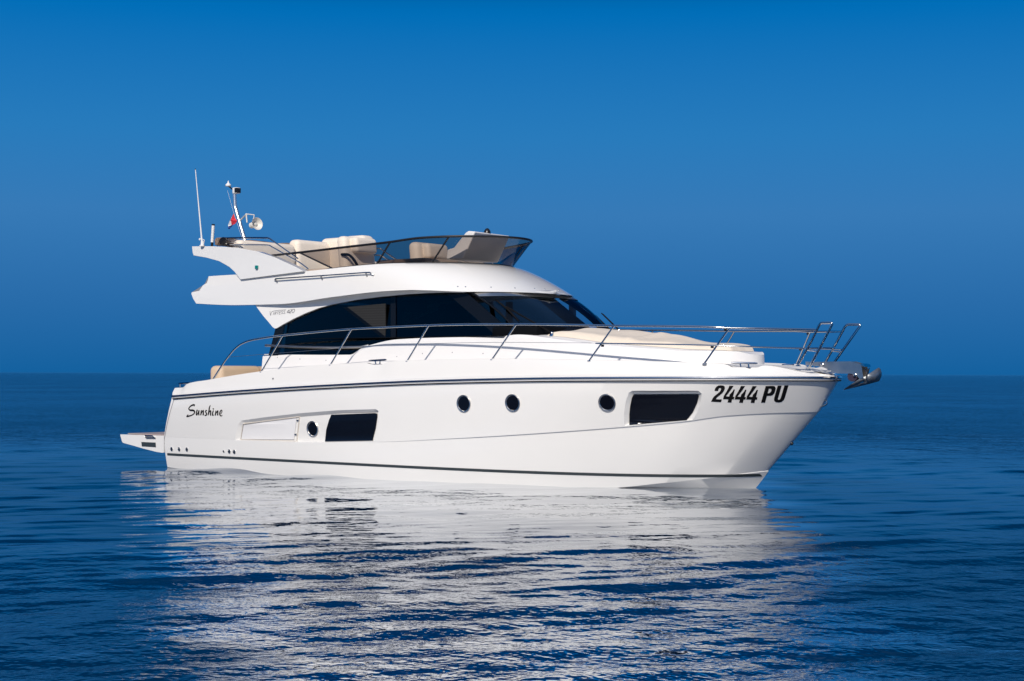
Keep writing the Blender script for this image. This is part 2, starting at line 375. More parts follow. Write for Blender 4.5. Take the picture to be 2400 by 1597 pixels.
g_px = [(410, 909.6), (430, 908.6), (435, 902), (489.6, 890.5), (613, 870.5), (774, 854), (859, 851), (866, 853), (872, 855.3), (900, 854), (909, 848), (955, 845), (1153, 841.4), (1382, 844), (1649, 851), (1702, 854), (1714, 861), (1778, 861.5), (1787, 857)]
zGf = zfit(g_px, bG); zGx = on(1787, 857, bG)[0]
d_px = [p for p in g_px if p not in ((430, 908.6), (866, 853), (872, 855.3), (900, 854), (1702, 854), (1714, 861), (1778, 861.5))]
zDf = zfit(d_px, bG); zEnd = zGf(zGx)
def sm(a, b, x): t = min(max((x - a) / (b - a), 0), 1); return t*t*(3 - 2*t)
def zG(x): return zGf(x) if x < zGx else zEnd + (1.715 - zEnd) * sm(zGx + .02, 12.46, x)
def zD(x): return (zDf(x) if x < zGx else zEnd + (1.72 - zEnd) * sm(zGx + .02, 12.46, x)) - .035
zS1 = zS(11.9)
def zSs(x): return zS(x)
zKs = pchip([0, .05] + [5.3 + .5*i for i in range(14)] + [12.25], [zK(.3), zK(.3)] + [zK(5.3 + .5*i) for i in range(13)] + [zK(11.6), 1.175])
zC = pchip([0, 6.5, 8.3, 9.6, 10.3, 11, 11.45], [-.14, -.12, -.06, .02, .11, .22, .29])
zKeel = pchip([0, 9.0, 10.2, 10.7, 11.20, 11.38, 11.45], [-.7, -.7, -.5, -.30, -.004, .200, .29])
NS = 190
def stations(x0, x1):
    return [x0 + (x1 - x0) * (1 - (1 - (i / (NS - 1)) ** 1.4) ** 1.9) for i in range(NS)]
def row(x0, x1, yb, zf): return [(x, -yb(x), zf(x)) for x in stations(x0, x1)]
def lerp(a, b, t, bulge=0.0):
    return [tuple(np.array(p) * (1 - t) + np.array(q) * t + np.array([0, -bulge * 4 * t * (1 - t) * min(1, abs(p[1]) + abs(q[1])), 0])) for p, q in zip(a, b)]
r_keel = [(x, 0, zKeel(x)) for x in stations(.16, 11.45)]
r_c = row(.10, 11.43, bC, zC)
r_ci = [(x, y * (.965 + .03 * min(1, max(0, (x - 9.5) / 1.5))), z - .012) for x, y, z in r_c]
r_kl = row(.05, 12.25, bK, zKs)
r_kh = [(x, y - (.001 + .019 * sm(4.5, 8.5, x)) * min(1, abs(y) / .25), z - .004) for x, y, z in r_kl]
r_s = row(.33, 12.53, bS, zSs)
r_g = row(on(410, 909.6, bG)[0], 12.46, bG, zG)
r_g2 = [(x, y + .045 * min(1, abs(y) / .6), z - .002) for x, y, z in r_g]
r_d = [(x, y + .14 * min(1, abs(y) / .6), zD(x)) for x, y, z in r_g]
r_dc = [(x, 0, zD(x) + .03) for x, y, z in r_g]
half_rows = [r_keel, lerp(r_keel, r_ci, .5), r_ci, r_c, lerp(r_c, r_kl, .25, .02), lerp(r_c, r_kl, .5, .02), lerp(r_c, r_kl, .75, .02), r_kl, r_kh,
             lerp(r_kh, r_s, .33, .015), lerp(r_kh, r_s, .66, .015), r_s, lerp(r_s, r_g, .5, .02), r_g, r_g2, r_d, r_dc]
rows = half_rows + [[(x, -y, z) for x, y, z in r_] for r_ in half_rows[-2:0:-1]]
vs, fs = loft(rows, closed=True)
fs.append(tuple(i * NS for i in range(len(rows))))
hull = obj('hull', vs, fs, 'gel', Y, ang=0)
dk_rows = [[(x, y, z + .004) for x, y, z in r_] for r_ in (r_g2, r_d, r_dc)]
v_, f_ = loft(dk_rows + [[(x, -y, z) for x, y, z in r_] for r_ in dk_rows[-2::-1]])
obj('deck', v_, f_, 'nonskid', Y, 35)
# recessed hull windows are really cut into the hull side
T0 = bvh(hull)
def resample(pts, n):
    pts = [np.array(p[:2], float) for p in pts]; pts = pts + [pts[0]]
    L = [0]
    for a, b in zip(pts[:-1], pts[1:]): L.append(L[-1] + np.linalg.norm(b - a))
    return [tuple(np.array([np.interp(s, L, [p[k] for p in pts]) for k in (0, 1)])) for s in np.linspace(0, L[-1], n, endpoint=False)]
def seg_loop(pts, k):
    out = []
    for i in range(len(pts)):
        a = np.array(pts[i], float); b = np.array(pts[(i + 1) % len(pts)], float)
        for j in range(k): out.append(tuple(a + (b - a) * j / k))
    return out
def recess(outer, inner, depth, k=3):
    """outer and inner are matching outlines (same corner count)"""
    o_ = [hit(T0, *p) for p in seg_loop(outer, k)]; i_ = [hit(T0, *p) for p in seg_loop(inner, k)]
    nm = sum((h[1] for h in o_), Vector()).normalized()
    a = [h[0] for h in o_]; b = [h[0] - nm * depth for h in i_]
    e = [p + (p - q) * (.06 / depth) for p, q in zip(a, b)]
    n = len(a); vs_ = [tuple(p) for p in e] + [tuple(p) for p in b]
    fs_ = [(i, (i+1) % n, (i+1) % n + n, i + n) for i in range(n)]
    for base, rev in ((0, 1), (n, 0)):
        tri = tessellate_polygon([[Vector(vs_[base + i]) for i in range(n)]])
        fs_ += [tuple(base + i for i in (t[::-1] if rev else t)) for t in tri]
    c = obj('cutter', vs_, fs_, 'gel', None, ang=0)
    md = hull.modifiers.new('cut', 'BOOLEAN'); md.operation = 'DIFFERENCE'; md.solver = 'EXACT'; md.object = c
    return c, nm
fw_out = zz([(1425, 533), (1422, 450), (1435, 350), (1460, 275), (1490, 257), (2010, 257), (2036, 280), (2030, 340), (2005, 420), (1965, 487)], 1040, 840, 3.367)
fw_in = zz([(1466, 524), (1466, 440), (1472, 380), (1486, 310), (1500, 283), (2012, 281), (2014, 295), (2000, 350), (1965, 425), (1917, 486)], 1040, 840, 3.367)
aw_out = zz([(372, 445), (385, 380), (400, 320), (425, 290), (600, 265), (890, 232), (1200, 208), (1480, 200), (1504, 213), (1505, 250), (1492, 350), (1466, 453), (1085, 461), (870, 461), (640, 450)], 440, 900, 3.367)
aw_in = zz([(412, 441), (420, 385), (430, 345), (447, 321), (600, 297), (882, 263), (1200, 237), (1480, 229), (1500, 233), (1500, 260), (1487, 350), (1463, 448), (1085, 455), (870, 454), (640, 445)], 440, 900, 3.367)
cA, nA = recess(aw_out, aw_in, .055); cF, nF = recess(fw_out, fw_in, .06)
dg = bpy.context.evaluated_depsgraph_get()
me2 = bpy.data.meshes.new_from_object(hull.evaluated_get(dg))
hull.modifiers.clear(); hull.data = me2; me2.name = 'hull'
for c in (cA, cF): bpy.data.objects.remove(c)
for p in me2.polygons: p.use_smooth = True
me2.set_sharp_from_angle(angle=R(24))
T = bvh(hull)
def surf_poly(name, poly, mt, parent, t=T, off=.004, step=2.0, holes=()):
    loops = []
    for pl in [poly] + list(holes):
        out = []
        for i in range(len(pl)):
            a = np.array(pl[i][:2], float); b = np.array(pl[(i+1) % len(pl)][:2], float); n = max(1, int(np.linalg.norm(b - a) / step))
            for j in range(n): out.append(a + (b - a) * j / n)
        loops.append(out)
    tri = tessellate_polygon([[Vector((p[0], -p[1], 0)) for p in l] for l in loops])
    vs_ = []
    for l in loops:
        for p in l:
            h = hit(t, *p); vs_.append(h[0] + h[1] * off)
    return vs_, [tuple(t_) for t_ in tri]
def strokes(sts, t, off=.004, kw=1.0):
    mb = MB()
    for st in sts:
        n = len(st); pts = smooth([s[:3] for s in st], 5) if n > 2 else [np.array(s[:3], float) for s in st]
        L = []; Rr = []
        for i in range(len(pts)):
            a = pts[max(i-1, 0)][:2]; b = pts[min(i+1, len(pts)-1)][:2]; tg = b - a; tg = tg / (np.linalg.norm(tg) + 1e-9); nn = np.array([-tg[1], tg[0]])
            wd = max(pts[i][2], .2) * .5 * kw; L.append(pts[i][:2] + nn * wd); Rr.append(pts[i][:2] - nn * wd)
        vs_ = []
        for p in L + Rr:
            h = hit(t, *p); dx_ = 0
            while h[0] is None and dx_ < 12: dx_ += 1; h = hit(t, p[0] + dx_, p[1])
            vs_.append(h[0] + h[1] * off)
        k = len(L); mb.add(vs_, [(i, i+1, k+i+1, k+i) for i in range(k-1)])
    return mb
# black hull windows
for inn, nm, dpt, part in ((fw_in, nF, .06, None), (zz([(1138, 243), (1480, 230), (1500, 234), (1500, 260), (1487, 350), (1462, 447), (1088, 454), (1098, 360), (1118, 290)], 440, 900, 3.367), nA, .055, None)):
    pts = [hit(T, *p) for p in seg_loop(inn, 4)]
    v_ = [h[0] + nm * .012 for h in pts]; v_ = [Vector(p) for p in v_]
    MB().prism([p - nm * .004 for p in v_], nm * .008).build('hull_window', 'portglass', hull, 30)
# panel and frame of the aft recess
pan = zz([(447, 325), (862, 272), (843, 438), (428, 436)], 440, 900, 3.367)
pts = [hit(T, *p) for p in seg_loop(pan, 4)]; lk = MB().prism([h[0] + nA * .004 for h in pts], nA * .012).build('hull_locker_door', 'panel', hull, 30)
mb = MB()
fr_px = zz([(420, 441), (440, 316), (866, 262), (885, 262), (862, 452)], 440, 900, 3.367)
fp = [hit(T, *p) for p in seg_loop(fr_px, 6)]
mb.tube([h[0] + nA * .006 for h in fp], .009, 6, True); mb.build('locker_frame', 'seam', lk)
for a, b in (((866, 290), (884, 285)), ((850, 400), (866, 396))):
    (ax, ay), (bx, by) = zz([a, b], 440, 900, 3.367); MB().tube([hit(T, ax, ay)[0] + nA * .02, hit(T, bx, by)[0] + nA * .02], .010, 6).build('hinge', 'chrome', lk)
# portholes
for cx, cy in ((733.4, 1005.4), (1087.5, 946.3), (1202, 944.8), (1423, 944)):
    c, n_ = hit(T, cx, cy); n_ = np.array(n_); c = np.array(c); rr = .135
    ph = MB().lathe(c + n_ * .004, n_, [(0, rr), (.012, rr), (.018, rr * .96), (.016, rr * .87), (.004, rr * .80)], 32).build('porthole', 'satin', hull)
    MB().lathe(c + n_ * .003, n_, [(.0, rr * .84), (.006, rr * .84)], 32).build('pane', 'portglass', ph)
# drain outlets
for cx, cy, rr in [(403, 1052.7, .036), (420.5, 1053, .036), (438.6, 1053.5, .036), (525, 1058, .022), (538, 1058, .036), (549.7, 1059, .036), (641, 888.4, .016)]:
    c, n_ = hit(T, cx, cy); n_ = np.array(n_); c = np.array(c)
    o = MB().lathe(c + n_ * .001, n_, [(0, rr), (.012, rr), (.016, rr * .8), (.006, rr * .68)], 16).build('drain_outlet', 'chrome', hull)
    MB().lathe(c + n_ * .001, n_, [(0, rr * .7), (.007, rr * .7)], 16).build('drain_hole', 'black', o)
# boot stripe following the waterline
def hull_y(x, z, out=.004):
    h = T.ray_cast(Vector((x, -6, z)), Vector((0, 1, 0)), 6.0); return None if h[0] is None else h[0] + h[1] * out
srow = [[] for _ in range(9)]
for x in np.linspace(.13, 11.44, 420):
    hs_ = [hull_y(x, .200 + .043 * k / 8, .005) for k in range(9)]
    if all(h and h.y < 0 for h in hs_):
        for k in range(9): srow[k].append(tuple(hs_[k]))
mbs = MB(); v_, f_ = loft(srow); mbs.add(v_, f_); mbs.build('boot_stripe', 'stripe', hull); mbs.mirror().build('boot_stripe', 'stripe', hull)
# rub rail
for sg in (-1, 1):
    pts = [(x, sg * (abs(y) + .012 if abs(y) > .02 else y), z) for x, y, z in r_s]
    if sg < 0:
        pass
    mb = MB(); v_, f_ = loft([[(x, sg*(abs(y) + .002), z + .048) for x, y, z in r_s[2:]], [(x, sg*(abs(y) + .026), z + .040) for x, y, z in r_s[2:]], [(x, sg*(abs(y) + .030), z - .02) for x, y, z in r_s[2:]], [(x, sg*(abs(y) + .002), z - .034) for x, y, z in r_s[2:]]])
    mb.add(v_, f_); rb = mb.build('rub_rail', 'gel2', hull, 20)
    MB().tube([(x, sg * (abs(y) + .030), z + .014) for x, y, z in r_s[2:]], .021, 8).build('steel_strip', 'chrome', rb)
    MB().tube([(x, sg * (abs(y) + .020), z - .030) for x, y, z in r_s[2:]], .009, 6).build('rubber_strip', 'rubber', rb)
# lettering
glyph = {
 '2': ([(285, 555), (535, 567), (555, 497), (405, 490), (430, 450), (500, 395), (575, 330), (615, 270), (632, 210), (625, 170), (590, 147), (530, 140), (470, 145), (420, 175), (390, 215), (368, 280), (458, 288), (470, 245), (490, 215), (515, 208), (533, 220), (535, 245), (515, 285), (480, 325), (420, 370), (360, 420), (320, 475)], []),
 '4': ([(745, 152), (850, 155), (760, 285), (657, 418), (738, 425), (752, 370), (820, 300), (850, 245), (882, 248), (832, 430), (868, 432), (857, 495), (812, 493), (792, 577), (697, 573), (717, 493), (585, 490), (605, 405), (670, 300), (715, 220)], []),
 'P': ([(1655, 160), (1840, 155), (1885, 170), (1908, 215), (1895, 280), (1870, 340), (1830, 385), (1780, 405), (1685, 408), (1640, 577), (1537, 577)], [[(1735, 228), (1705, 343), (1745, 338), (1780, 310), (1800, 265), (1795, 235), (1775, 227)]]),
 'U': ([(1955, 152), (2055, 150), (1960, 480), (1965, 500), (1985, 505), (2010, 495), (2030, 465), (2125, 147), (2227, 143), (2140, 440), (2110, 510), (2060, 555), (1990, 572), (1920, 565), (1880, 545), (1862, 510), (1865, 470)], [])}
reg = MB()
for ch, dx_, dy_ in (('2', 0, 0), ('4', 0, 0), ('4', 290, 6), ('4', 580, 9), ('P', 0, 0), ('U', 0, 0)):
    o_, hs = glyph[ch]
    f = lambda l: zz([(x + dx_, y + dy_) for x, y in l], 1640, 890, 10.714)
    reg.add(*surf_poly('g', f(o_), None, None, holes=[f(h) for h in hs]))
reg.build('registration_lettering', 'vinyl', hull, 0)
sun_st = [[(590, 300, 30), (610, 220, 60), (540, 222, 70), (430, 270, 62), (340, 350, 46), (300, 430, 44), (325, 480, 55), (400, 515, 82), (520, 520, 88), (600, 560, 74), (625, 620, 52), (590, 700, 48), (500, 770, 52), (380, 820, 58), (260, 850, 70), (175, 885, 30)],
 [(272, 735, 12), (225, 810, 42), (180, 880, 36)],
 [(772, 485, 50), (738, 600, 54), (725, 720, 58), (738, 782, 52), (785, 715, 32), (868, 530, 45)], [(870, 515, 50), (852, 660, 54), (860, 795, 58)],
 [(1000, 508, 44), (980, 650, 52), (962, 795, 50)], [(975, 740, 26), (1040, 610, 28), (1098, 518, 48), (1106, 620, 54), (1096, 795, 62)],
 [(1300, 550, 50), (1262, 520, 42), (1228, 580, 50), (1262, 660, 60), (1285, 740, 56), (1240, 805, 52), (1180, 780, 52)],
 [(1495, 240, 28), (1445, 350, 50), (1420, 520, 54), (1390, 680, 54), (1368, 795, 40)], [(1392, 720, 26), (1450, 600, 28), (1508, 535, 48), (1512, 640, 54), (1500, 760, 54), (1525, 815, 40)],
 [(1662, 525, 42), (1622, 650, 52), (1610, 770, 54), (1642, 802, 42), (1695, 755, 18)], [(1636, 466, 62), (1676, 418, 62)],
 [(1808, 535, 44), (1782, 680, 54), (1762, 805, 58)], [(1775, 750, 26), (1850, 620, 28), (1905, 538, 48), (1902, 650, 54), (1895, 805, 60)],
 [(2065, 725, 26), (2122, 640, 32), (2134, 540, 36), (2100, 508, 42), (2040, 580, 50), (2010, 700, 56), (2030, 790, 56), (2090, 832, 48), (2165, 785, 16)]]
strokes([[(430 + x / 23.57, 940 + y / 23.57, w_ / 23.57) for x, y, w_ in s] for s in sun_st], T, kw=1.18).build('name_lettering', 'vinyl', hull, 0)
strokes([[(408.2, 936, 1.1), (400, 963, 1.0), (393, 990, 1.0), (387.5, 1018, 1.0), (383, 1041, 1.3)]], T).build('transom_seam', 'ink', hull, 0)
# bow eye and small fittings
mb = MB(); e0 = P(1929.6, 944, 0); mb.tube(smooth([e0 + np.array([-.02, 0, .06]), e0 + np.array([.05, 0, .03]), e0 + np.array([.055, 0, -.02]), e0 + np.array([-.03, 0, -.06])], 5), .011, 8)
mb.build('bow_eye', 'chrome', hull)
c, n_ = hit(T, 1855, 1039); MB().lathe(np.array(c), n_, [(0, .028), (.02, .026), (.03, .012)], 12).build('bow_fitting', 'black', hull)
# ---------------------------------------------------------------- swim platform
plat_px = [(281.8, 1018.5), (282.3, 1022), (286, 1035.7), (289, 1038.5), (311.5, 1044.6), (336, 1051.7), (365.7, 1059.3), (380, 1061.5), (384, 1061), (384, 1021.7)]
pp = [P(x, y, -1.86) for x, y in plat_px]
plat = MB().prism(pp, (0, 3.72, 0)).build('swim_platform', 'gel', Y, 25)
zt = pp[0][2]
MB().box((pp[0][0] + .08, -1.75, zt + .004), (.06, 1.75, zt + .022), .004, 1).build('teak_deck', 'teak', plat)
mb = MB(); q = [P(x, y, -1.875) for x, y in ((340, 1021.5), (357, 1022), (363.5, 1027), (342, 1026.5))]
mb.tube(q, .012, 8, True); mb.build('grab_handle', 'chrome', plat)
q = [P(x, y, -1.861) for x, y in zz([(970, 568), (1485, 590), (1500, 760), (985, 728)], 270, 1000, 15.68)]
MB().prism(q, (0, -.006, 0)).build('step_locker', 'stripe', plat)
# ---------------------------------------------------------------- coachroof
c_px = [(617, 829.8), (640, 831), (817.6, 831.8), (844, 816.5), (863.5, 809.5), (928, 795.8), (1020, 791.7), (1165, 789), (1211, 784.5), (1300, 795), (1402, 808), (1466, 813.3), (1540, 818.5), (1609, 823), (1690, 823.5), (1745, 823.5)]
zT = zfit(c_px, bT); xA = on(617, 829.8, bT)[0]
def zTop(x): return zT(x) - .05 * sm(11.1, 11.30, x)
zCen = pchip([0, 7.6, 8.4, 9.5, 10.5, 11.1, 11.30], [2.0, 2.25, 2.38, 2.265, 2.13, 2.04, 1.95])
t_st = stations(xA, 11.30)
rb_ = [(x, -bT(x) - .05 * min(1, bT(x)), zD(x) - .01) for x in t_st]; ru_ = [(x, -bT(x) - .012 * min(1, bT(x)), zTop(x) - .05) for x in t_st]
rc_ = [(x, -bT(x) + .03 * min(1, bT(x)), zTop(x)) for x in t_st]; ri_ = [(x, -bT(x) * .78, zTop(x) + (zCen(x) - zTop(x)) * .45 if x > 7.7 else zTop(x)) for x in t_st]
rm_ = [(x, 0, max(zCen(x), zTop(x)) if x > 7.7 else zTop(x)) for x in t_st]
hr = [rb_, ru_, rc_, ri_, rm_]
v_, f_ = loft(hr + [[(x, -y, z) for x, y, z in r_] for r_ in hr[-2::-1]])
f_.append(tuple(i * NS for i in range(2 * len(hr) - 1)))
coach = obj('coachroof', v_, f_, 'gel2', Y, 28)
TC = bvh(coach)
MB().box((2.8, -1.5, 2.30), (7.6, 1.5, 2.31)).build('dark_sole_sheet', 'dark', coach)  # unseen dark sheet added to stop the white top bouncing sunlight inside
for cx, cy in ((650, 838), (703, 842), (764, 845), (840, 838), (872, 838), (930, 836), (990, 829), (1060, 826.5), (1132, 829)):
    h = hit(TC, cx, cy)
    if h[0] is not None: MB().lathe(np.array(h[0]), np.array(h[1]), [(0, .010), (.003, .009), (.004, 0)], 10).build('screw_cap', 'ink', coach)
# ---------------------------------------------------------------- flybridge body
bL = half(1.61, 2, 7.50, 5, .4); bF0 = half(1.55, 2, 6.36, 4, .5)
zL = zfit([(461, 711.6), (553, 715.5), (655, 713), (783, 696), (900, 683), (960, 680), (1004, 681), (1087, 684), (1170, 685)], bL)
zT0 = zfit([(484, 649), (553, 644), (711, 636.4), (775, 630), (800, 627), (927, 617.6), (1000, 616.6)], bF0)
xLm = 7.3
def zLl(x): return zL(x) if x < 6.7 else zL(6.7) + (3.025 - zL(6.7)) * sm(6.7, 7.5, x)
def zTt(x): return zT0(x) if x < 5.2 else zT0(5.2) + (3.545 - zT0(5.2)) * sm(5.2, 6.2, x)
st_L = stations(.655, 7.50); st_T = stations(1.02, 6.36)
rL = [(x, -bL(x), zLl(x)) for x in st_L]; rT = [(x, -bF0(x), zTt(x)) for x in st_T]
NM = 9; body = []
for k in range(NM + 1):
    s = k / NM; rr = []
    for i in range(NS):
        a = np.array(rT[i]); b = np.array(rL[i]); fwd = sm(4.6, 6.6, b[0])
        fy = (1 - fwd) * (s ** .72) + fwd * s ** .92; gz = (1 - fwd) * s ** 1.12 + fwd * (s ** 1.22)
        q = a + (b - a) * np.array([fy, fy, gz]); rr.append(q)
    body.append(rr)
# stepped aft end: the lower lip reaches further aft than the coaming
for k in range(NM + 1):
    s = k / NM
    qe = P(*[(489, 648), (487.5, 656), (484.5, 664), (479, 667), (475, 670), (467, 682), (449.5, 685.5), (448.5, 689), (453, 701), (460, 711.8)][k], body[k][0][1])
    de = np.array((qe[0], 0, qe[2])) - np.array((body[k][0][0], 0, body[k][0][2])); xs_k = body[k][0][0]
    for i in range(NS):
        f_e = 1 - min(1, max(0, (body[k][i][0] - xs_k) / 1.1)); 
        if f_e <= 0: break
        body[k][i] = body[k][i] + de * f_e
rL = body[NM]
rLi = [np.array((p[0], -max(0, bL(st_L[i]) - .035), p[2] - .006)) for i, p in enumerate(rL)]
rSo = [np.array((p[0] + .02, -max(0, bL(st_L[i]) - .20), p[2] + .03)) for i, p in enumerate(rL)]
rSc = [np.array((p[0], 0, p[2] + .03)) for p in rSo]
rT = body[0]
rTi = [np.array((p[0], -max(0, bF0(st_T[i]) - .10), p[2] - .004)) for i, p in enumerate(rT)]
rTd = [np.array((p[0], -max(0, bF0(st_T[i]) - .12), min(p[2] - .1, 3.22))) for i, p in enumerate(rT)]
rTc = [np.array((p[0], 0, min(p[2] - .1, 3.22))) for p in rTd]
hb = [rTc, rTd, rTi] + body + [rLi, rSo, rSc]
v_, f_ = loft(hb + [[np.array((p[0], -p[1], p[2])) for p in r_] for r_ in hb[-2:0:-1]], closed=True)
f_.append(tuple(i * NS for i in range(2 * len(hb) - 2)))
fly = obj('flybridge', v_, f_, 'gel', Y, 30)
TF = bvh(fly)
for cx, cy in ((1073, 672), (1091, 672.5), (1151, 673.5), (1207, 675.5), (1253, 676.5), (1277, 678), (1310, 680.5), (1331, 682.5)):
    h = hit(TF, cx, cy)
    if h[0] is not None: MB().lathe(np.array(h[0]), np.array(h[1]), [(0, .012), (.004, .010), (.006, 0)], 10).build('roof_bolt', 'chrome', fly)
# window plane (slightly leaning in)
WN = (-.07, 1, -.12); WC = -2.029
def W(px, py, d=0.0): return onplane(px, py, WN, WC + d)
# white side panel between overhang and side window
pan_top = [(601.5, 716), (655, 712), (783, 694), (900, 681), (960, 677), (1035, 673), (1085, 678)]
pan_bot = [(1092, 686.5), (1045, 686), (1003.7, 687.5), (960, 690), (900, 695.5), (840, 703), (783, 713.5), (750, 722.5), (719, 734.6), (690, 748), (665, 761.5), (652, 769.5), (647, 770.5), (642, 767), (632, 755), (620, 741)]
poly = [W(*p) for p in smooth([p for p in pan_top], 3)] + [W(*p) for p in pan_bot]
poly[0:1] = [W(600, 714)]
sp = MB().prism([p + np.array([0, -.03, 0]) for p in poly], (0, .06, 0))
side_panel = sp.build('side_panel', 'gel', Y, 25); spm = sp.mirror().build('side_panel', 'gel', Y, 25)
TP = bvh(side_panel)
vt = [[(385, 430), (400, 580), (430, 720), (590, 440), (1500, 335)], [(665, 500), (600, 690)], [(750, 490), (690, 680)], [(750, 490), (820, 480), (830, 520), (790, 570), (740, 580), (800, 670)], [(890, 480), (1010, 460)], [(950, 470), (890, 650)], [(1130, 450), (1070, 455), (1010, 640), (1110, 635)], [(1045, 545), (1120, 535)],
      [(1290, 420), (1200, 440), (1190, 490), (1270, 560), (1240, 600), (1150, 610)], [(1450, 410), (1360, 430), (1345, 480), (1430, 550), (1395, 595), (1300, 600)], [(1660, 560), (1720, 340), (1560, 520), (1740, 510)], [(1800, 330), (1870, 320), (1880, 380), (1720, 560), (1850, 545)], [(2040, 300), (1950, 320), (1900, 430), (1930, 540), (2000, 530), (2080, 420), (2080, 310), (2040, 300)]]
strokes([[(620 + x / 29.46, 715 + y / 29.46, .95 if i < 10 else 1.3) for x, y in s] for i, s in enumerate(vt)], TP).build('emblem_lettering', 'ink', side_panel, 0)
# side windows
win_px = [(630, 832.5), (817.6, 833), (846, 817), (864, 810), (928, 796.5), (1020, 792.5), (1165, 790), (1208, 786), (1089, 682)] + [(1045, 684), (1003.7, 685.5), (960, 688), (900, 693), (840, 701), (783, 711), (750, 720), (719, 732), (690, 745.5), (665, 759), (648, 768)]
wp = [W(*p, .02) for p in win_px]
mb = MB().prism(wp, (0, .008, 0)); sw = mb.build('side_window', 'sideglass', Y, 25); mb.mirror().build('side_window', 'sideglass', Y, 25)
# dark surround of the glass (frame band along the edge and the slanting pillar)
def band(pts, wdt, mb, d=.010):
    a = [W(*p, d) for p in pts]; n = len(a)
    ins = []
    for i in range(n):
        t_ = a[(i+1) % n] - a[i-1]; t_ /= np.linalg.norm(t_); ins.append(a[i] + np.cross(t_, np.array([0, -1, 0])) * wdt)
    mb.add(a + ins, [(i, (i+1) % n, (i+1) % n + n, i + n) for i in range(n)])
swm = [o for o in Y.children if o.name.startswith('side_window')][-1]
for pl_ in (((1090, 683), (1209, 786.5), (1166, 790), (1044, 684)), ((916, 688), (928, 688), (928, 797), (916, 799)), ((646, 770), (668, 758), (652, 833), (630, 833))):
    mb = MB().prism([W(*p, .013) for p in pl_], (0, -.006, 0)); mb.build('window_pillar', 'frame', sw, 0); mb.mirror().build('window_pillar', 'frame', swm, 0)
# blinds and interior seen through the glass
bl = [P(*p, -1.38) for p in ((700, 826), (815, 828), (848, 812), (903, 800), (903, 712), (790, 722), (740, 738), (700, 756))]
mb = MB().prism(bl, (0, .02, 0)); mb.build('window_blind', 'blind', Y, 0)
for xs_ in (5.35, 6.75):
    MB().box((xs_, 1.42, 2.0), (xs_ + .10, 1.50, 3.0)).build('port_pillar', 'frame', Y, 0)
MB().prism([(2.72, -1.55, 1.9), (2.85, -1.5, 2.95), (2.85, 1.5, 2.95), (2.72, 1.55, 1.9)], (.02, 0, 0)).build('saloon_door', 'sideglass', Y, 0)
cab = MB(); cab.box((4.2, .5, 2.2), (5.3, 1.38, 2.62), .02, 2); cab.build('galley_cabinet', 'wood', Y)
hs = MB(); hs.box((6.0, -1.15, 2.2), (6.5, -.55, 2.5), .06, 3); hs.box((5.9, -1.15, 2.45), (6.1, -.55, 2.85), .06, 3, .1); hs.build('interior_seat', 'dark', Y)
MB().box((7.2, -1.3, 2.2), (8.1, 1.3, 2.46), .05, 3).build('dashboard', 'dark', Y)
MB().prism([P(*p, -1.0) for p in ((937, 706), (998, 705), (998, 732), (937, 732))], (0, .02, 0)).build('interior_screen', 'redwood', Y, 0)
# windscreen
def arc(xa, L_, w_, p_, q_, ys): return [xa + L_ * max(0, 1 - (abs(y) / w_) ** p_) ** q_ for y in ys]
ya = np.linspace(-1.21, 1.21, 61); yb2 = ya * (1.20 / 1.21)
xb = arc(7.38, .74, 1.27, 4, .5, ya); xt = arc(6.20, 1.15, 1.27, 4, .5, yb2)
zb_ = [2.335 + .07 * (1 - (abs(y) / 1.25) ** 2) for y in ya]
rows_w = []
for k in range(9):
    s = k / 8; rows_w.append([np.array((xb[i] + (xt[i] - xb[i]) * s, ya[i] + (yb2[i] - ya[i]) * s, zb_[i] + (3.015 - zb_[i]) * s)) + np.array((.05, 0, .03)) * 4 * s * (1 - s) for i in range(61)])
v_, f_ = loft(rows_w); wsn = obj('windscreen', v_, f_, 'ws', Y, 60)
TW = bvh(wsn)
v_, f_ = loft([[p + np.array((.012, 0, 0)) for p in rows_w[0]], [p + (q - p) * .5 + np.array((.012, 0, .004)) for p, q in zip(rows_w[0], rows_w[1])]]); obj('windscreen_seal', v_, f_, 'frame', wsn, 60)
v_, f_ = loft([[p + np.array((.016, 0, -.0)) for p in rows_w[8]], [p + (q - p) * .85 + np.array((.02, 0, 0)) for p, q in zip(rows_w[8], rows_w[7])]]); obj('windscreen_header', v_, f_, 'satin', wsn, 60)
for i in (0, 60): MB().tube([r_[i] for r_ in rows_w], .018, 6).build('corner_post', 'frame', wsn)
# wipers
def wp_pt(px, py, off=.05):
    h = hit(TW, px, py)
    return np.array(h[0]) + np.array((.6, -.2, .6)) * off if h[0] is not None else None
def wiper(pts, dy=0.0):
    mb = MB(); base, tip, ba, bb = pts
    mb.tube([base, tip], .011, 6); mb.tube([base + np.array((-.05, 0, .03)), tip + np.array((-.03, 0, .02))], .009, 6)
    mb.tube([ba, (ba + bb) / 2 + np.array((.01, 0, .015)), bb], .014, 6)
    o = mb.build('wiper', 'rubber', wsn)
    MB().lathe(base, (0.2, 0, 1), [(-.05, .035), (.0, .03), (.02, .018)], 12).build('wiper_pivot', 'chrome', o)
hB = hit(TC, 1293.6, 783)[0]; 
bp_ = np.array(hB) + np.array((0, 0, .05)) if hB is not None else P(1293.6, 781, -1.2)
wiper([bp_, wp_pt(1186.7, 726), wp_pt(1160, 708), wp_pt(1213.5, 758)])
wiper([P(1451.5, 774, .85), P(1413, 737, .85), P(1363.6, 716, .85), P(1428.5, 772, .85)])
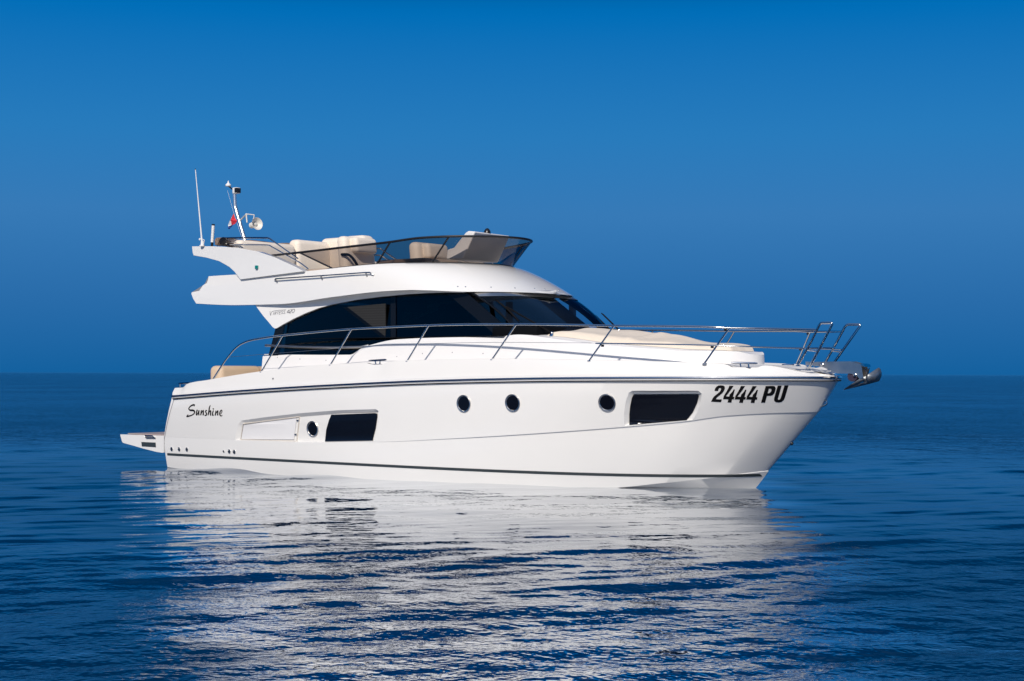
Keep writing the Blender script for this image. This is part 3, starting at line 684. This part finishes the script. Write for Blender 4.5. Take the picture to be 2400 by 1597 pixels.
# ---------------------------------------------------------------- fly windscreen
bFr = half(1.45, 2, 6.78, 4, .5)
f_px = [(637, 599.4), (703.6, 592), (800, 580.7), (900, 569.3), (914, 567.5), (991, 557.5), (1080, 554), (1130, 554)]
def bRail(x): return max(bFr(x), 0) 
zR_ = zfit(f_px, bRail); xr0 = on(637, 599.4, bRail)[0]
def zRail(x): return zR_(x) if x < 6.2 else zR_(6.2) + (3.975 - zR_(6.2)) * sm(6.2, 6.78, x)
x_g0 = on(775, 630, bF0)[0]
st_r = stations(xr0, 6.78); rail_pts = [np.array((x, -bRail(x), zRail(x))) for x in st_r]
xr1 = on(703.6, 592, bRail)[0]
st_g = stations(xr1, 6.78); st_b = stations(x_g0, 6.33)
bFb = half(1.50, 2, 6.33, 4, .5)
gt = [np.array((x, -bRail(x), zRail(x) - .01)) for x in st_g]; gb = [np.array((x, -bFb(x), zTt(x) + .004)) for x in st_b]
mir = lambda l: [np.array((p[0], -p[1], p[2])) for p in l]
GT = gt + mir(gt)[-2::-1]; GB = gb + mir(gb)[-2::-1]
v_, f_ = loft([GB, [a * .5 + b * .5 for a, b in zip(GB, GT)], GT]); fws = obj('fly_windscreen', v_, f_, 'flyglass', Y, 60)
full = rail_pts + mir(rail_pts)[-2::-1]
MB().tube(full, .020, 8).build('top_rail', 'black', fws); MB().tube(GB, .013, 6).build('base_rail', 'black', fws)
def on_glass(px_t, px_b):
    i = min(range(NS), key=lambda k: abs(proj(gt[k])[0] - px_t)); j = min(range(NS), key=lambda k: abs(proj(gb[k])[0] - px_b)); return gt[i], gb[j]
def proj(p):
    q = np.array(p) - CAM; z = q @ dv; return 1200 + FPX * (q @ rv) / z, 798.5 - FPX * (q @ uv) / z
for a, b in ((703.6, 775), (914.5, 883), (1050, 1012)):
    t_, b_ = on_glass(a, b); st = MB().tube([t_, b_], .015, 6); st.build('strut', 'black', fws); st.mirror().build('strut', 'black', fws)
# ---------------------------------------------------------------- arch wings
ar = zz([(195, 775), (380, 775), (500, 780), (620, 790), (800, 825), (950, 875), (1150, 965), (1222, 1006), (645, 1081), (590, 1010), (540, 965), (440, 910), (330, 880), (210, 860), (200, 830)], 400, 380, 3.92)
arp = [P(x, y, -1.60) for x, y in ar]
mb = MB(); mb.prism(arp, (0, .16, 0))
# lean the wing foot out so that it lands on the coaming
bm_v = []
for v in mb.v: bm_v.append((v[0], v[1] - .015 * min(1, max(0, (3.75 - v[2]) / .35)), v[2]))
mb.v = bm_v
a1 = mb.build('radar_arch', 'gel', Y, 25); bv = a1.modifiers.new('edge', 'BEVEL'); bv.width = .018; bv.segments = 3; bv.limit_method = 'ANGLE'; bv.angle_limit = R(40)
a2 = mb.mirror().build('radar_arch', 'gel', Y, 25); bv = a2.modifiers.new('edge', 'BEVEL'); bv.width = .018; bv.segments = 3; bv.limit_method = 'ANGLE'; bv.angle_limit = R(40)
zA = arp[0][2]
MB().box((arp[0][0] + .10, -1.5, zA - .16), (arp[0][0] + .45, 1.5, zA - .05), .03, 3).build('arch_beam', 'gel', Y)
p_ = P(601.5, 626.5, -1.625); nl = MB(); nl.box(p_ + np.array((-.03, -.02, -.035)), p_ + np.array((.03, .02, .03)), .008, 2); nl.build('navigation_light', 'navgreen', a1)
# ---------------------------------------------------------------- antennas, mast, horn
w0 = P(474, 574, -1.62); w1 = P(458, 398, -1.62)
an = MB().tube([w0, w0 + (w1 - w0) * .25, w1], [.017, .013, .007], 8).build('whip_antenna', 'white', Y)
mb = MB(); mb.lathe(w0 + np.array((0, 0, -.03)), (0, 0, 1), [(0, .05), (.02, .05), (.03, .03), (.10, .026)], 12); mb.tube([w0 + np.array((.02, -.02, .10)), w0 + np.array((.08, -.02, .08)), w0 + np.array((.06, -.02, 0))], .008, 6); mb.lathe(w0 + np.array((-.03, -.02, .1)), (0, -1, 0), [(0, .02), (.02, .02)], 10); mb.build('antenna_base', 'white', an)
MB().tube([w1, w1 + (w1 - w0) * .012], .009, 8).build('antenna_tip', 'black', an)
s0 = P(497, 573, -1.45); s1 = P(500, 525.5, -1.45); dd = s1 - s0
st_an = MB().tube([s0 + dd * .1, s1 - dd * .07], .028, 12).build('stub_antenna', 'white', Y)
for k in range(6): MB().lathe(s0 + dd * (.2 + .12 * k), dd, [(0, .0285), (.004, .0305), (.008, .0285)], 12).build('antenna_ring', 'horn', st_an)
MB().tube([s1 - dd * .07, s1], .030, 12).build('antenna_cap', 'black', st_an); MB().tube([s0 - dd * .2, s0 + dd * .1], .024, 10).build('antenna_foot', 'black', st_an)
YM = -.55
m0 = P(580, 585, YM); m1 = P(551, 484, YM); m2 = P(549.5, 444, YM)
mast = MB().tube(smooth([m0, m0 * .5 + m1 * .5, m1 * .93 + m0 * .07, m1 + np.array((0, 0, .04)), m2], 5), .036, 14).build('mast', 'mastmetal', Y, 60)
cb = P(554, 447.5, YM); mb = MB(); mb.box(cb + np.array((-.06, -.05, -.055)), cb + np.array((.06, .05, .06)), .012, 2); lb = mb.build('masthead_light', 'white', mast)
MB().box(cb + np.array((.0, -.056, -.045)), cb + np.array((.068, .056, .05)), .01, 2).build('lens', 'black', lb)
gp = P(535, 436, YM); mb = MB(); mb.lathe(gp, (0, 0, 1), [(-.01, .0), (-.01, .05), (.012, .058), (.03, .045), (.055, .018), (.10, .004)], 16); gpo = mb.build('gps_dome', 'white', mast)
MB().tube([gp, P(541, 441, YM), P(547, 446, YM)], .014, 8).build('dome_bracket', 'black', gpo)
# loudhailer
YH = -.75
hc = P(602.8, 524.6, YH); ax = np.array((.97, -.14, .12)); ax /= np.linalg.norm(ax)
mb = MB(); mb.lathe(hc, ax, [(-.19, .0), (-.19, .055), (-.10, .055), (-.095, .035), (-.06, .045), (-.02, .085), (.0, .118), (.006, .118), (.0, .108), (-.03, .075), (-.07, .032), (-.08, .0)], 28)
horn = mb.build('loudhailer', 'horn', mast)
MB().lathe(hc - ax * .075, ax, [(0, .035), (.035, .03), (.045, .0)], 16).build('horn_driver', 'horn', horn)
mb = MB(); t1 = P(577, 502, YH); t2 = P(596, 504, YH); mb.tube([P(579, 522, YH), t1], .013, 8); mb.tube([t1, t2], .009, 8); mb.tube([t2, P(594, 516, YH)], .009, 8); mb.tube([P(563, 517, YM), P(577, 503, (YH + YM) / 2), t1], .014, 8)
mb.build('horn_bracket', 'horn', horn)
# ---------------------------------------------------------------- folded bimini
bi = bpy.data.objects.new('folded_bimini', None); COL.objects.link(bi); bi.parent = Y
YB = -1.45
def tb(pts, r=.015): return MB().tube(smooth([P(*p, YB) for p in pts], 3), r, 8)
t1_ = zz([(478, 700), (620, 697), (860, 697), (905, 702), (935, 722), (1050, 805), (1168, 888)], 400, 380, 3.92)
t2_ = zz([(478, 755), (640, 760), (880, 765), (930, 782), (1050, 850), (1180, 922), (1268, 988)], 400, 380, 3.92)
for pts in (t1_, t2_):
    a = tb(pts); a.build('bimini_tube', 'chrome', bi); a.mirror().build('bimini_tube', 'chrome', bi)
for yy in (716, 730, 744): MB().tube([P(*zz([(478, yy)], 400, 380, 3.92)[0], YB), P(*zz([(600, yy - 6)], 400, 380, 3.92)[0], YB)], .009, 6).build('bimini_strap', 'satin', bi)
c0 = P(509, 567, -1.60); c0z = c0[2]
rolls = MB(); pts = [np.array((c0[0] + .02 * math.sin(k * .9), -1.60 + k * .16, c0z + .012 * math.sin(k * 1.3))) for k in range(21)]
rolls.tube(pts, [.075] + [.083 + .006 * math.sin(k * 2.1) for k in range(19)] + [.075], 14)
roll = rolls.build('bimini_canvas', 'bimini', bi, 60)
mb = MB(); mb.tube([np.array((c0[0] - .03, -1.615, c0z + .03)), np.array((c0[0] + .02, -1.62, c0z - .01)), np.array((c0[0] - .02, -1.615, c0z - .05))], .02, 8); mb.tube([np.array((c0[0] + .03, -1.615, c0z + .06)), np.array((c0[0] + .05, -1.62, c0z)), np.array((c0[0] + .01, -1.615, c0z - .06))], .018, 8); mb.build('canvas_fold', 'bimini', roll, 60)
MB().lathe(np.array((c0[0] + .075, -1.54, c0z)), (1, 0, 0), [(0, .08), (.03, .085), (.04, .06)], 14).build('canvas_end_cap', 'black', roll)
# ---------------------------------------------------------------- flybridge handrail on the coaming side
def fr_pt(px, py, off): h = hit(TF, px, py); return np.array(h[0]) + np.array(h[1]) * off
h_px = zz([(960, 1090), (985, 1078), (1400, 1052), (1810, 1027), (1845, 1027), (1870, 1042)], 400, 380, 3.92)
pts = [fr_pt(x, y, .012 if i in (0, 5) else .055) for i, (x, y) in enumerate(h_px)]
fh = MB().tube(pts, .013, 8).build('side_handrail', 'chrome', Y)
for i in (1, 2, 3): MB().tube([pts[i], pts[i] + np.array((0, .03, -.055))], .014, 8).build('handrail_foot', 'satin', fh)
# ---------------------------------------------------------------- flybridge seats and console
def seat(name, lo, hi, bev, mt='pale', parent=Y, shear=0): return MB().box(lo, hi, bev, 5, shear).build(name, mt, parent, 60)
zb0 = P(692, 563, .2)[2]
bench = bpy.data.objects.new('aft_bench', None); COL.objects.link(bench); bench.parent = Y
seat('backrest', (1.08, -1.30, 3.60), (1.36, .12, P(655, 570, -.3)[2]), .10, 'pale', bench, -.04); seat('backrest', (1.08, .14, 3.60), (1.36, 1.42, zb0 + .01), .10, 'pale', bench, -.04)
seat('seat_cushion', (1.34, -1.25, 3.42), (1.9, 1.35, 3.60), .06, 'pale', bench)
seat('bench_base', (1.16, -1.2, 3.25), (1.8, 1.3, 3.60), .01, 'white', bench)
x2 = P(775, 580, 1.2)[0]; z2 = P(775, 560, 1.2)[2]
sb = bpy.data.objects.new('port_bench', None); COL.objects.link(sb); sb.parent = Y
seat('backrest', (x2 - .12, 1.0, 3.40), (x2 + .55, 1.40, z2), .11, 'pale', sb); seat('backrest', (x2 + .45, 1.05, 3.40), (x2 + 1.0, 1.42, z2 + .02), .11, 'pale', sb)
def chair(pxl, pxr, ptop, yc, name, tilt=-.12):
    root = bpy.data.objects.new(name, None); COL.objects.link(root); root.parent = Y
    wv = .80; y0, y1 = yc - wv / 2, yc + wv / 2
    x0 = P(pxl, ptop + 20, y0)[0]; zt_ = P((pxl + pxr) / 2, ptop, yc)[2]
    o1 = seat('backrest', (x0, y0, 3.35), (x0 + .24, y1, zt_), .10, 'pale', root, tilt)
    seat('back_cushion', (x0 + .12, y0 + .14, zt_ - .30), (x0 + .33, y1 - .10, zt_ - .02), .07, 'pale', root, tilt)
    seat('seat_cushion', (x0 + .1, y0 + .05, 3.42), (x0 + .65, y1 - .05, 3.58), .06, 'taupe', root)
    seat('pedestal', (x0 + .2, yc - .2, 3.24), (x0 + .5, yc + .2, 3.45), .02, 'white', root)
    mb = MB(); mb.tube(smooth([(x0 + .1, y0 - .02, zt_ - .34), (x0 + .3, y0 - .03, zt_ - .36), (x0 + .45, y0 - .02, zt_ - .5), (x0 + .5, y0 + .02, 3.5)], 5), .025, 8); mb.build('armrest', 'rubber', root)
chair(793, 918, 555, -.25, 'helm_seat'); chair(960, 1052, 570, -.05, 'companion_seat')
seat('sun_lounge', (4.45, -1.05, 3.40), (5.55, -.1, P(1000, 604, -1.0)[2]), .05, 'taupe')
seat('side_cushion', (2.9, -1.45, 3.35), (4.5, -.8, 3.52), .05, 'taupe')
# helm console
YC = -.62
cp = [P(x, y, YC) for x, y in ((1113, 543), (1085, 608), (1045.8, 608), (1047.7, 585.5), (1063, 581), (1084, 553.7), (1091, 545.5), (1098, 541.5))]
mb = MB().prism(cp, (-.04, 1.0, 0)); con = mb.build('helm_console', 'gel2', Y, 25)
bv = con.modifiers.new('edge', 'BEVEL'); bv.width = .035; bv.segments = 4; bv.limit_method = 'ANGLE'; bv.angle_limit = R(30)
ct = P(1142, 541, -.2); mb = MB(); mb.lathe(ct + np.array((0, 0, -.04)), (0, 0, 1), [(0, .06), (.03, .055), (.07, .03), (.085, .0)], 14); mb.build('compass', 'black', con)
# ---------------------------------------------------------------- cockpit bench, seen over the gunwale
zc1 = P(540, 857.5, -1.3)[2]
cbn = bpy.data.objects.new('cockpit_bench', None); COL.objects.link(cbn); cbn.parent = Y
xb0 = P(489, 875, -1.45)[0]
seat('backrest', (xb0, -1.45, 1.35), (xb0 + .34, -.42, zc1), .10, 'beige', cbn, -.02)
seat('side_backrest', (xb0 + .1, -.46, 1.3), (xb0 + .8, -.12, zc1 - .005), .08, 'taupe', cbn)
seat('seat_cushion', (xb0 + .3, -1.4, 1.2), (xb0 + .9, 1.2, 1.42), .05, 'beige', cbn)
# ---------------------------------------------------------------- rails
rail_px = [(500, 889), (515, 865), (530.4, 842), (553.4, 815), (579, 800.5), (617, 792.5), (663, 786.7), (760, 777), (825.3, 771.5), (914, 767), (1004.7, 763), (1096, 760.8), (1211, 760.4), (1325, 761.5), (1440, 763.9), (1550, 764.6), (1650, 766.2), (1707, 769), (1810, 771), (1911, 773.3)]
def rl(px, py): return on(px, py, bR)
br = bpy.data.objects.new('bow_rail', None); COL.objects.link(br); br.parent = Y; br['label'] = 'stainless bow rail along the near starboard gunwale'
br2 = bpy.data.objects.new('bow_rail', None); COL.objects.link(br2); br2.parent = Y; br2['label'] = 'stainless bow rail on the far port side'
def both(mb, name, mt): mb.build(name, mt, br, 60); mb.mirror().build(name, mt, br2, 60)
both(MB().tube(smooth([rl(*p) for p in rail_px], 6), .0165, 10), 'top_rail', 'chrome')
posts = [((613, 871.5), (662, 787.5)), ((775, 855), (824, 771.6)), ((955, 846), (1004.7, 763)), ((1153.7, 842.5), (1209.8, 760.5)), ((1381.5, 845), (1439, 764)), ((1651, 852), (1709, 769.5))]
for a, b in posts:
    pa = rl(*a); pb = rl(*b); mb = MB().tube([pa, pb], .0135, 8); both(mb, 'stanchion', 'chrome')
    both(MB().lathe(pa + np.array((0, 0, -.012)), (0, 0, 1), [(0, .034), (.008, .034), (.014, .018)], 12), 'stanchion_base', 'chrome')
both(MB().tube(smooth([rl(*p) for p in ((537, 837.4), (640, 829), (757, 820), (863.5, 811), (1000, 806), (1165, 803), (1386, 804.3))], 4), .0035, 5), 'lifeline', 'satin')
both(MB().tube(smooth([rl(*p) for p in ((1396, 805.2), (1500, 806.5), (1640, 809), (1760, 813), (1886, 817.2))], 4), .010, 8), 'middle_rail', 'chrome')
for px, py in ((1413, 811), (1670, 814), (1701, 774)):
    q = rl(px, py); both(MB().box(q + np.array((-.03, -.006, -.015)), q + np.array((.02, .006, .02)), .005, 2), 'rail_clip', 'black')
gt_ = [P(*p, y) for p, y in (((1870, 856.5), -.40), ((1901, 801), -.40), ((1919.3, 763.5), -.41), ((1923, 758.8), -.415), ((1927, 757.4), -.42), ((1945, 757), -.445), ((1949.5, 757.2), -.45), ((1951, 759.5), -.45), ((1923, 812), -.39), ((1894, 866.5), -.33))]
g1 = MB().tube(gt_, .0185, 10); g1.build('pulpit_gate', 'chrome', Y, 60); g1.mirror().build('pulpit_gate', 'chrome', Y, 60)
pg = [o for o in Y.children if o.name.startswith('pulpit_gate')]
cbar = MB().tube([P(1889, 820.5, -.40), P(1915, 824, -.385)], .011, 8); cbar.build('gate_bar', 'chrome', pg[0]); cbar.mirror().build('gate_bar', 'chrome', pg[1])
a = P(1896, 817, -.40); MB().tube([a, (a[0] + .12, 0, a[2] + .01), (a[0], -a[1], a[2] + .02)], .014, 8).build('pulpit_step', 'chrome', Y, 60)
for sg in (-1, 1):
    for k in (0, -1):
        q = np.array(gt_[k]); q = np.array((q[0], q[1] * (1 if sg < 0 else -1), q[2]))
        MB().lathe(q + np.array((0, 0, -.015)), (0, 0, 1), [(0, .042), (.010, .042), (.018, .022)], 12).build('gate_base', 'chrome', pg[0 if sg < 0 else 1])
# saloon side handrail
hr_ = MB().tube([W(622, 810, -.07), W(700, 813.5, -.07), W(780, 815, -.07), W(845, 813.8, -.07), W(864, 810.5, -.01)], .021, 8); hr_.build('saloon_handrail', 'satin', Y); hr_.mirror().build('saloon_handrail', 'satin', Y)
# ---------------------------------------------------------------- cleats
def cleat(bar, legs, base_drop=0.0):
    b_ = lambda x: max(.05, bG(x) - .05)
    A_, B_ = on(*bar[0], b_), on(*bar[1], b_)
    mb = MB().tube([A_, A_ * .9 + B_ * .1, A_ * .1 + B_ * .9, B_], [.010, .016, .016, .010], 8)
    for l0, l1 in legs: mb.tube([on(*l0, b_), on(*l1, b_)], .012, 8)
    q = [on(*l[1], b_) for l in legs]; c = sum(q) / len(q)
    mb.box(c + np.array((-.10, -.03, -.012)), c + np.array((.10, .03, .002)), .006, 2)
    mb.build('cleat', 'chrome', Y); mb.mirror().build('cleat', 'chrome', Y)
cleat([(864.3, 846), (906.3, 843.6)], [((879, 845.5), (881, 853.5)), ((891.5, 845), (890.5, 853.3))])
cleat([(1713.6, 850.5), (1775.5, 852)], [((1734, 852), (1736.5, 861)), ((1753.5, 852), (1755, 861))])
cleat([(418.6, 899), (446, 898)], [((421.4, 899.5), (421.4, 908.5)), ((440, 898.5), (440, 907))])
# ---------------------------------------------------------------- foredeck fittings
q = P(1847, 854.5, 0.05); wl = MB().lathe(q + np.array((0, 0, -.06)), (0, 0, 1), [(0, .07), (.035, .09), (.05, .095), (.065, .085), (.072, 0)], 18); wl.build('windlass', 'chrome', Y)
# bow roller
rp = zz([(300, 300), (480, 308), (1000, 298), (1420, 294), (1560, 335), (1700, 370), (1722, 580), (1745, 690), (1660, 742), (1590, 650), (1440, 602), (1090, 597), (950, 535), (860, 490), (700, 430), (480, 395), (300, 395)], 1860, 820, 10.714)
rpp = [P(x, y, -.10) for x, y in rp]
rol = MB().prism(rpp, (0, .008, 0)); plt = rol.build('bow_roller', 'satin', Y, 20)
MB().prism([p + np.array((0, .192, 0)) for p in rpp], (0, .008, 0)).build('roller_cheek', 'satin', plt, 20)
MB().box(np.array((rpp[11][0] - .45, -.095, rpp[11][2] + .02)), np.array((rpp[10][0], .095, rpp[11][2] + .03))).build('roller_floor', 'satin', plt, 20)
rc = P(2003.7, 882.5, 0); MB().lathe(rc + np.array((0, -.085, 0)), (0, 1, 0), [(0, .03), (0, .075), (.05, .075), (.085, .045), (.12, .075), (.17, .075), (.17, .03)], 22).build('roller_wheel', 'roller', plt)
for px, py in ((2003.7, 879.5), (1927, 855)): MB().lathe(P(px, py, -.105), (0, -1, 0), [(0, .026), (.012, .024), (.02, .012), (.022, 0)], 12).build('roller_bolt', 'chrome', plt)
cpx = zz([(1670, 360), (1700, 345), (1770, 370), (1788, 430), (1740, 420)], 1860, 820, 10.714)
MB().prism([P(x, y, -.102) for x, y in cpx], (0, .2, 0)).build('roller_bail', 'chrome', plt, 20)
# anchor (held by the roller)
Z9 = lambda x, y, yy: P(1860 + x / 10.714, 820 + y / 10.714, yy)
anc = bpy.data.objects.new('anchor', None); COL.objects.link(anc); anc.location = (0, 0, 0)
tag(anc, 'grey galvanised plough anchor hanging in the bow roller', 'anchor')
sh = [Z9(*p, -.012) for p in ((700, 350), (1650, 400), (1735, 410), (1850, 590), (1840, 680), (1700, 790), (1640, 760), (1700, 560), (1640, 470), (700, 400))]
MB().prism(sh, (0, .024, 0)).build('shank', 'satin', anc, 20)
def sheet(quads, name, par):
    vs_ = []; fs_ = []
    for poly in quads:
        k = len(vs_); vs_ += [tuple(p) for p in poly]; fs_.append(tuple(range(k, k + len(poly))))
    o = obj(name, vs_, fs_, 'galv', par, 25, merge=1e-4); s_ = o.modifiers.new('plate', 'SOLIDIFY'); s_.thickness = .012; s_.offset = 0; return o
tip = Z9(1258, 1003, 0); k1 = Z9(1590, 890, 0); k2 = Z9(1810, 800, 0); k3 = Z9(1850, 640, 0); ridge = Z9(1640, 755, -.02)
sheet([[tip, k1, Z9(1720, 800, -.05), Z9(1640, 745, -.10)], [Z9(1640, 745, -.10), Z9(1720, 800, -.05), k2, k3, Z9(1740, 690, -.08)], [k3, k2, Z9(1870, 600, -.13), Z9(1905, 450, -.20), Z9(1845, 560, -.16)]], 'fluke', anc)
sheet([[tip, Z9(1600, 925, .05), Z9(1830, 870, .06), k2, k1], [k2, Z9(1830, 870, .06), Z9(2000, 830, .14), Z9(2060, 640, .16), Z9(1885, 610, .03), k3], [Z9(2060, 640, .16), Z9(2000, 830, .14), Z9(2145, 790, .24), Z9(2205, 650, .28), Z9(2200, 560, .29)], [Z9(1885, 610, .03), Z9(2060, 640, .16), Z9(2200, 560, .29), Z9(2175, 490, .28), Z9(2135, 450, .26)]], 'fluke', anc)
# ---------------------------------------------------------------- sunpad cover lying on the coachroof
def wx(y): return 7.38 + .74 * max(0, 1 - (abs(y) / 1.27) ** 4) ** .5
def pad():
    nu, nv = 70, 46; vs_ = []; rng = np.random.default_rng(3)
    wv = [(rng.uniform(2, 9), rng.uniform(0, 6.28), rng.uniform(0, 6.28)) for _ in range(10)]
    def top(x, y):
        h = TC.ray_cast(Vector((x, y, 5)), Vector((0, 0, -1)), 10); return h[0].z if h[0] is not None else 2.0
    grid = []
    for i in range(nu + 1):
        s = i / nu; rw = []
        for j in range(nv + 1):
            t_ = j / nv * 2 - 1
            xx = 8.45 + (11.02 - 8.45) * s; hw = min(1.24, bT(min(xx, 11.2)) - .14) * (1 - .10 * max(0, s - .92) / .08)
            y = t_ * hw; xx = max(xx, wx(y) + .30 + .22 * (y / 1.2) ** 2 if s < .3 else xx) if s > .0 else wx(y) + .30 + .22 * (y / 1.2) ** 2
            if s < .3: xx = (wx(y) + .30 + .22 * (y / 1.2) ** 2) * (1 - s / .3) + xx * (s / .3)
            edge = min(1 - abs(t_), s * 2.2, (1 - s) * 2.2) / .10; e = math.sqrt(max(0, 1 - (1 - min(1, edge)) ** 2))
            wr = sum(math.sin(k_ * (xx * math.cos(a_) + y * math.sin(a_)) + b_) for k_, a_, b_ in wv) * .0058
            wr += .02 * math.exp(-((xx - 9.55) / .07) ** 2) * (1 if y < .6 else 0)
            rw.append((xx, y, top(xx, y) + .004 + e * (.065 + wr)))
        grid.append(rw)
    v_, f_ = loft(grid); return obj('sunpad_cover', v_, f_, 'canvas', None, 60)
pc = pad(); tag(pc, 'beige canvas sunpad cover stretched over the foredeck in front of the windscreen', 'sunpad cover')
# ---------------------------------------------------------------- flag
fl = bpy.data.objects.new('flag', None); fl.location = (0, 0, 0); COL.objects.link(fl)
tag(fl, 'small red white and blue striped flag hanging behind the chrome mast', 'flag')
YFl = -.30
def Fp(x, y, k=0): return P(500 + x / 9.8, 410 + y / 9.8, YFl + .03 * math.sin(k * 2.0))
colz = [('red_stripe', 'red', [(470, 890), (500, 1000), (550, 1060), (500, 1130), (420, 1160), (405, 1040), (430, 960)]), ('white_stripe', 'cloth', [(430, 960), (405, 1040), (420, 1160), (345, 1190), (345, 1150), (375, 1060)]), ('blue_stripe', 'blue', [(345, 1190), (420, 1160), (455, 1150), (400, 1210), (365, 1250), (330, 1225)])]
for nm_, mt_, pl_ in colz:
    vs_, fs_ = [], []
    pts = [Fp(x, y, i) for i, (x, y) in enumerate(pl_)]; tri = tessellate_polygon([[Vector((x, -y, 0)) for x, y in pl_]])
    o = obj(nm_, pts, [tuple(t_) for t_ in tri], mt_, fl, 0); s_ = o.modifiers.new('cloth', 'SOLIDIFY'); s_.thickness = .004
mb = MB(); mb.tube([P(533, 447, YFl), Fp(470, 880), P(566, 555, YFl), P(572, 580, YFl)], .0018, 5); mb.build('halyard', 'horn', fl)
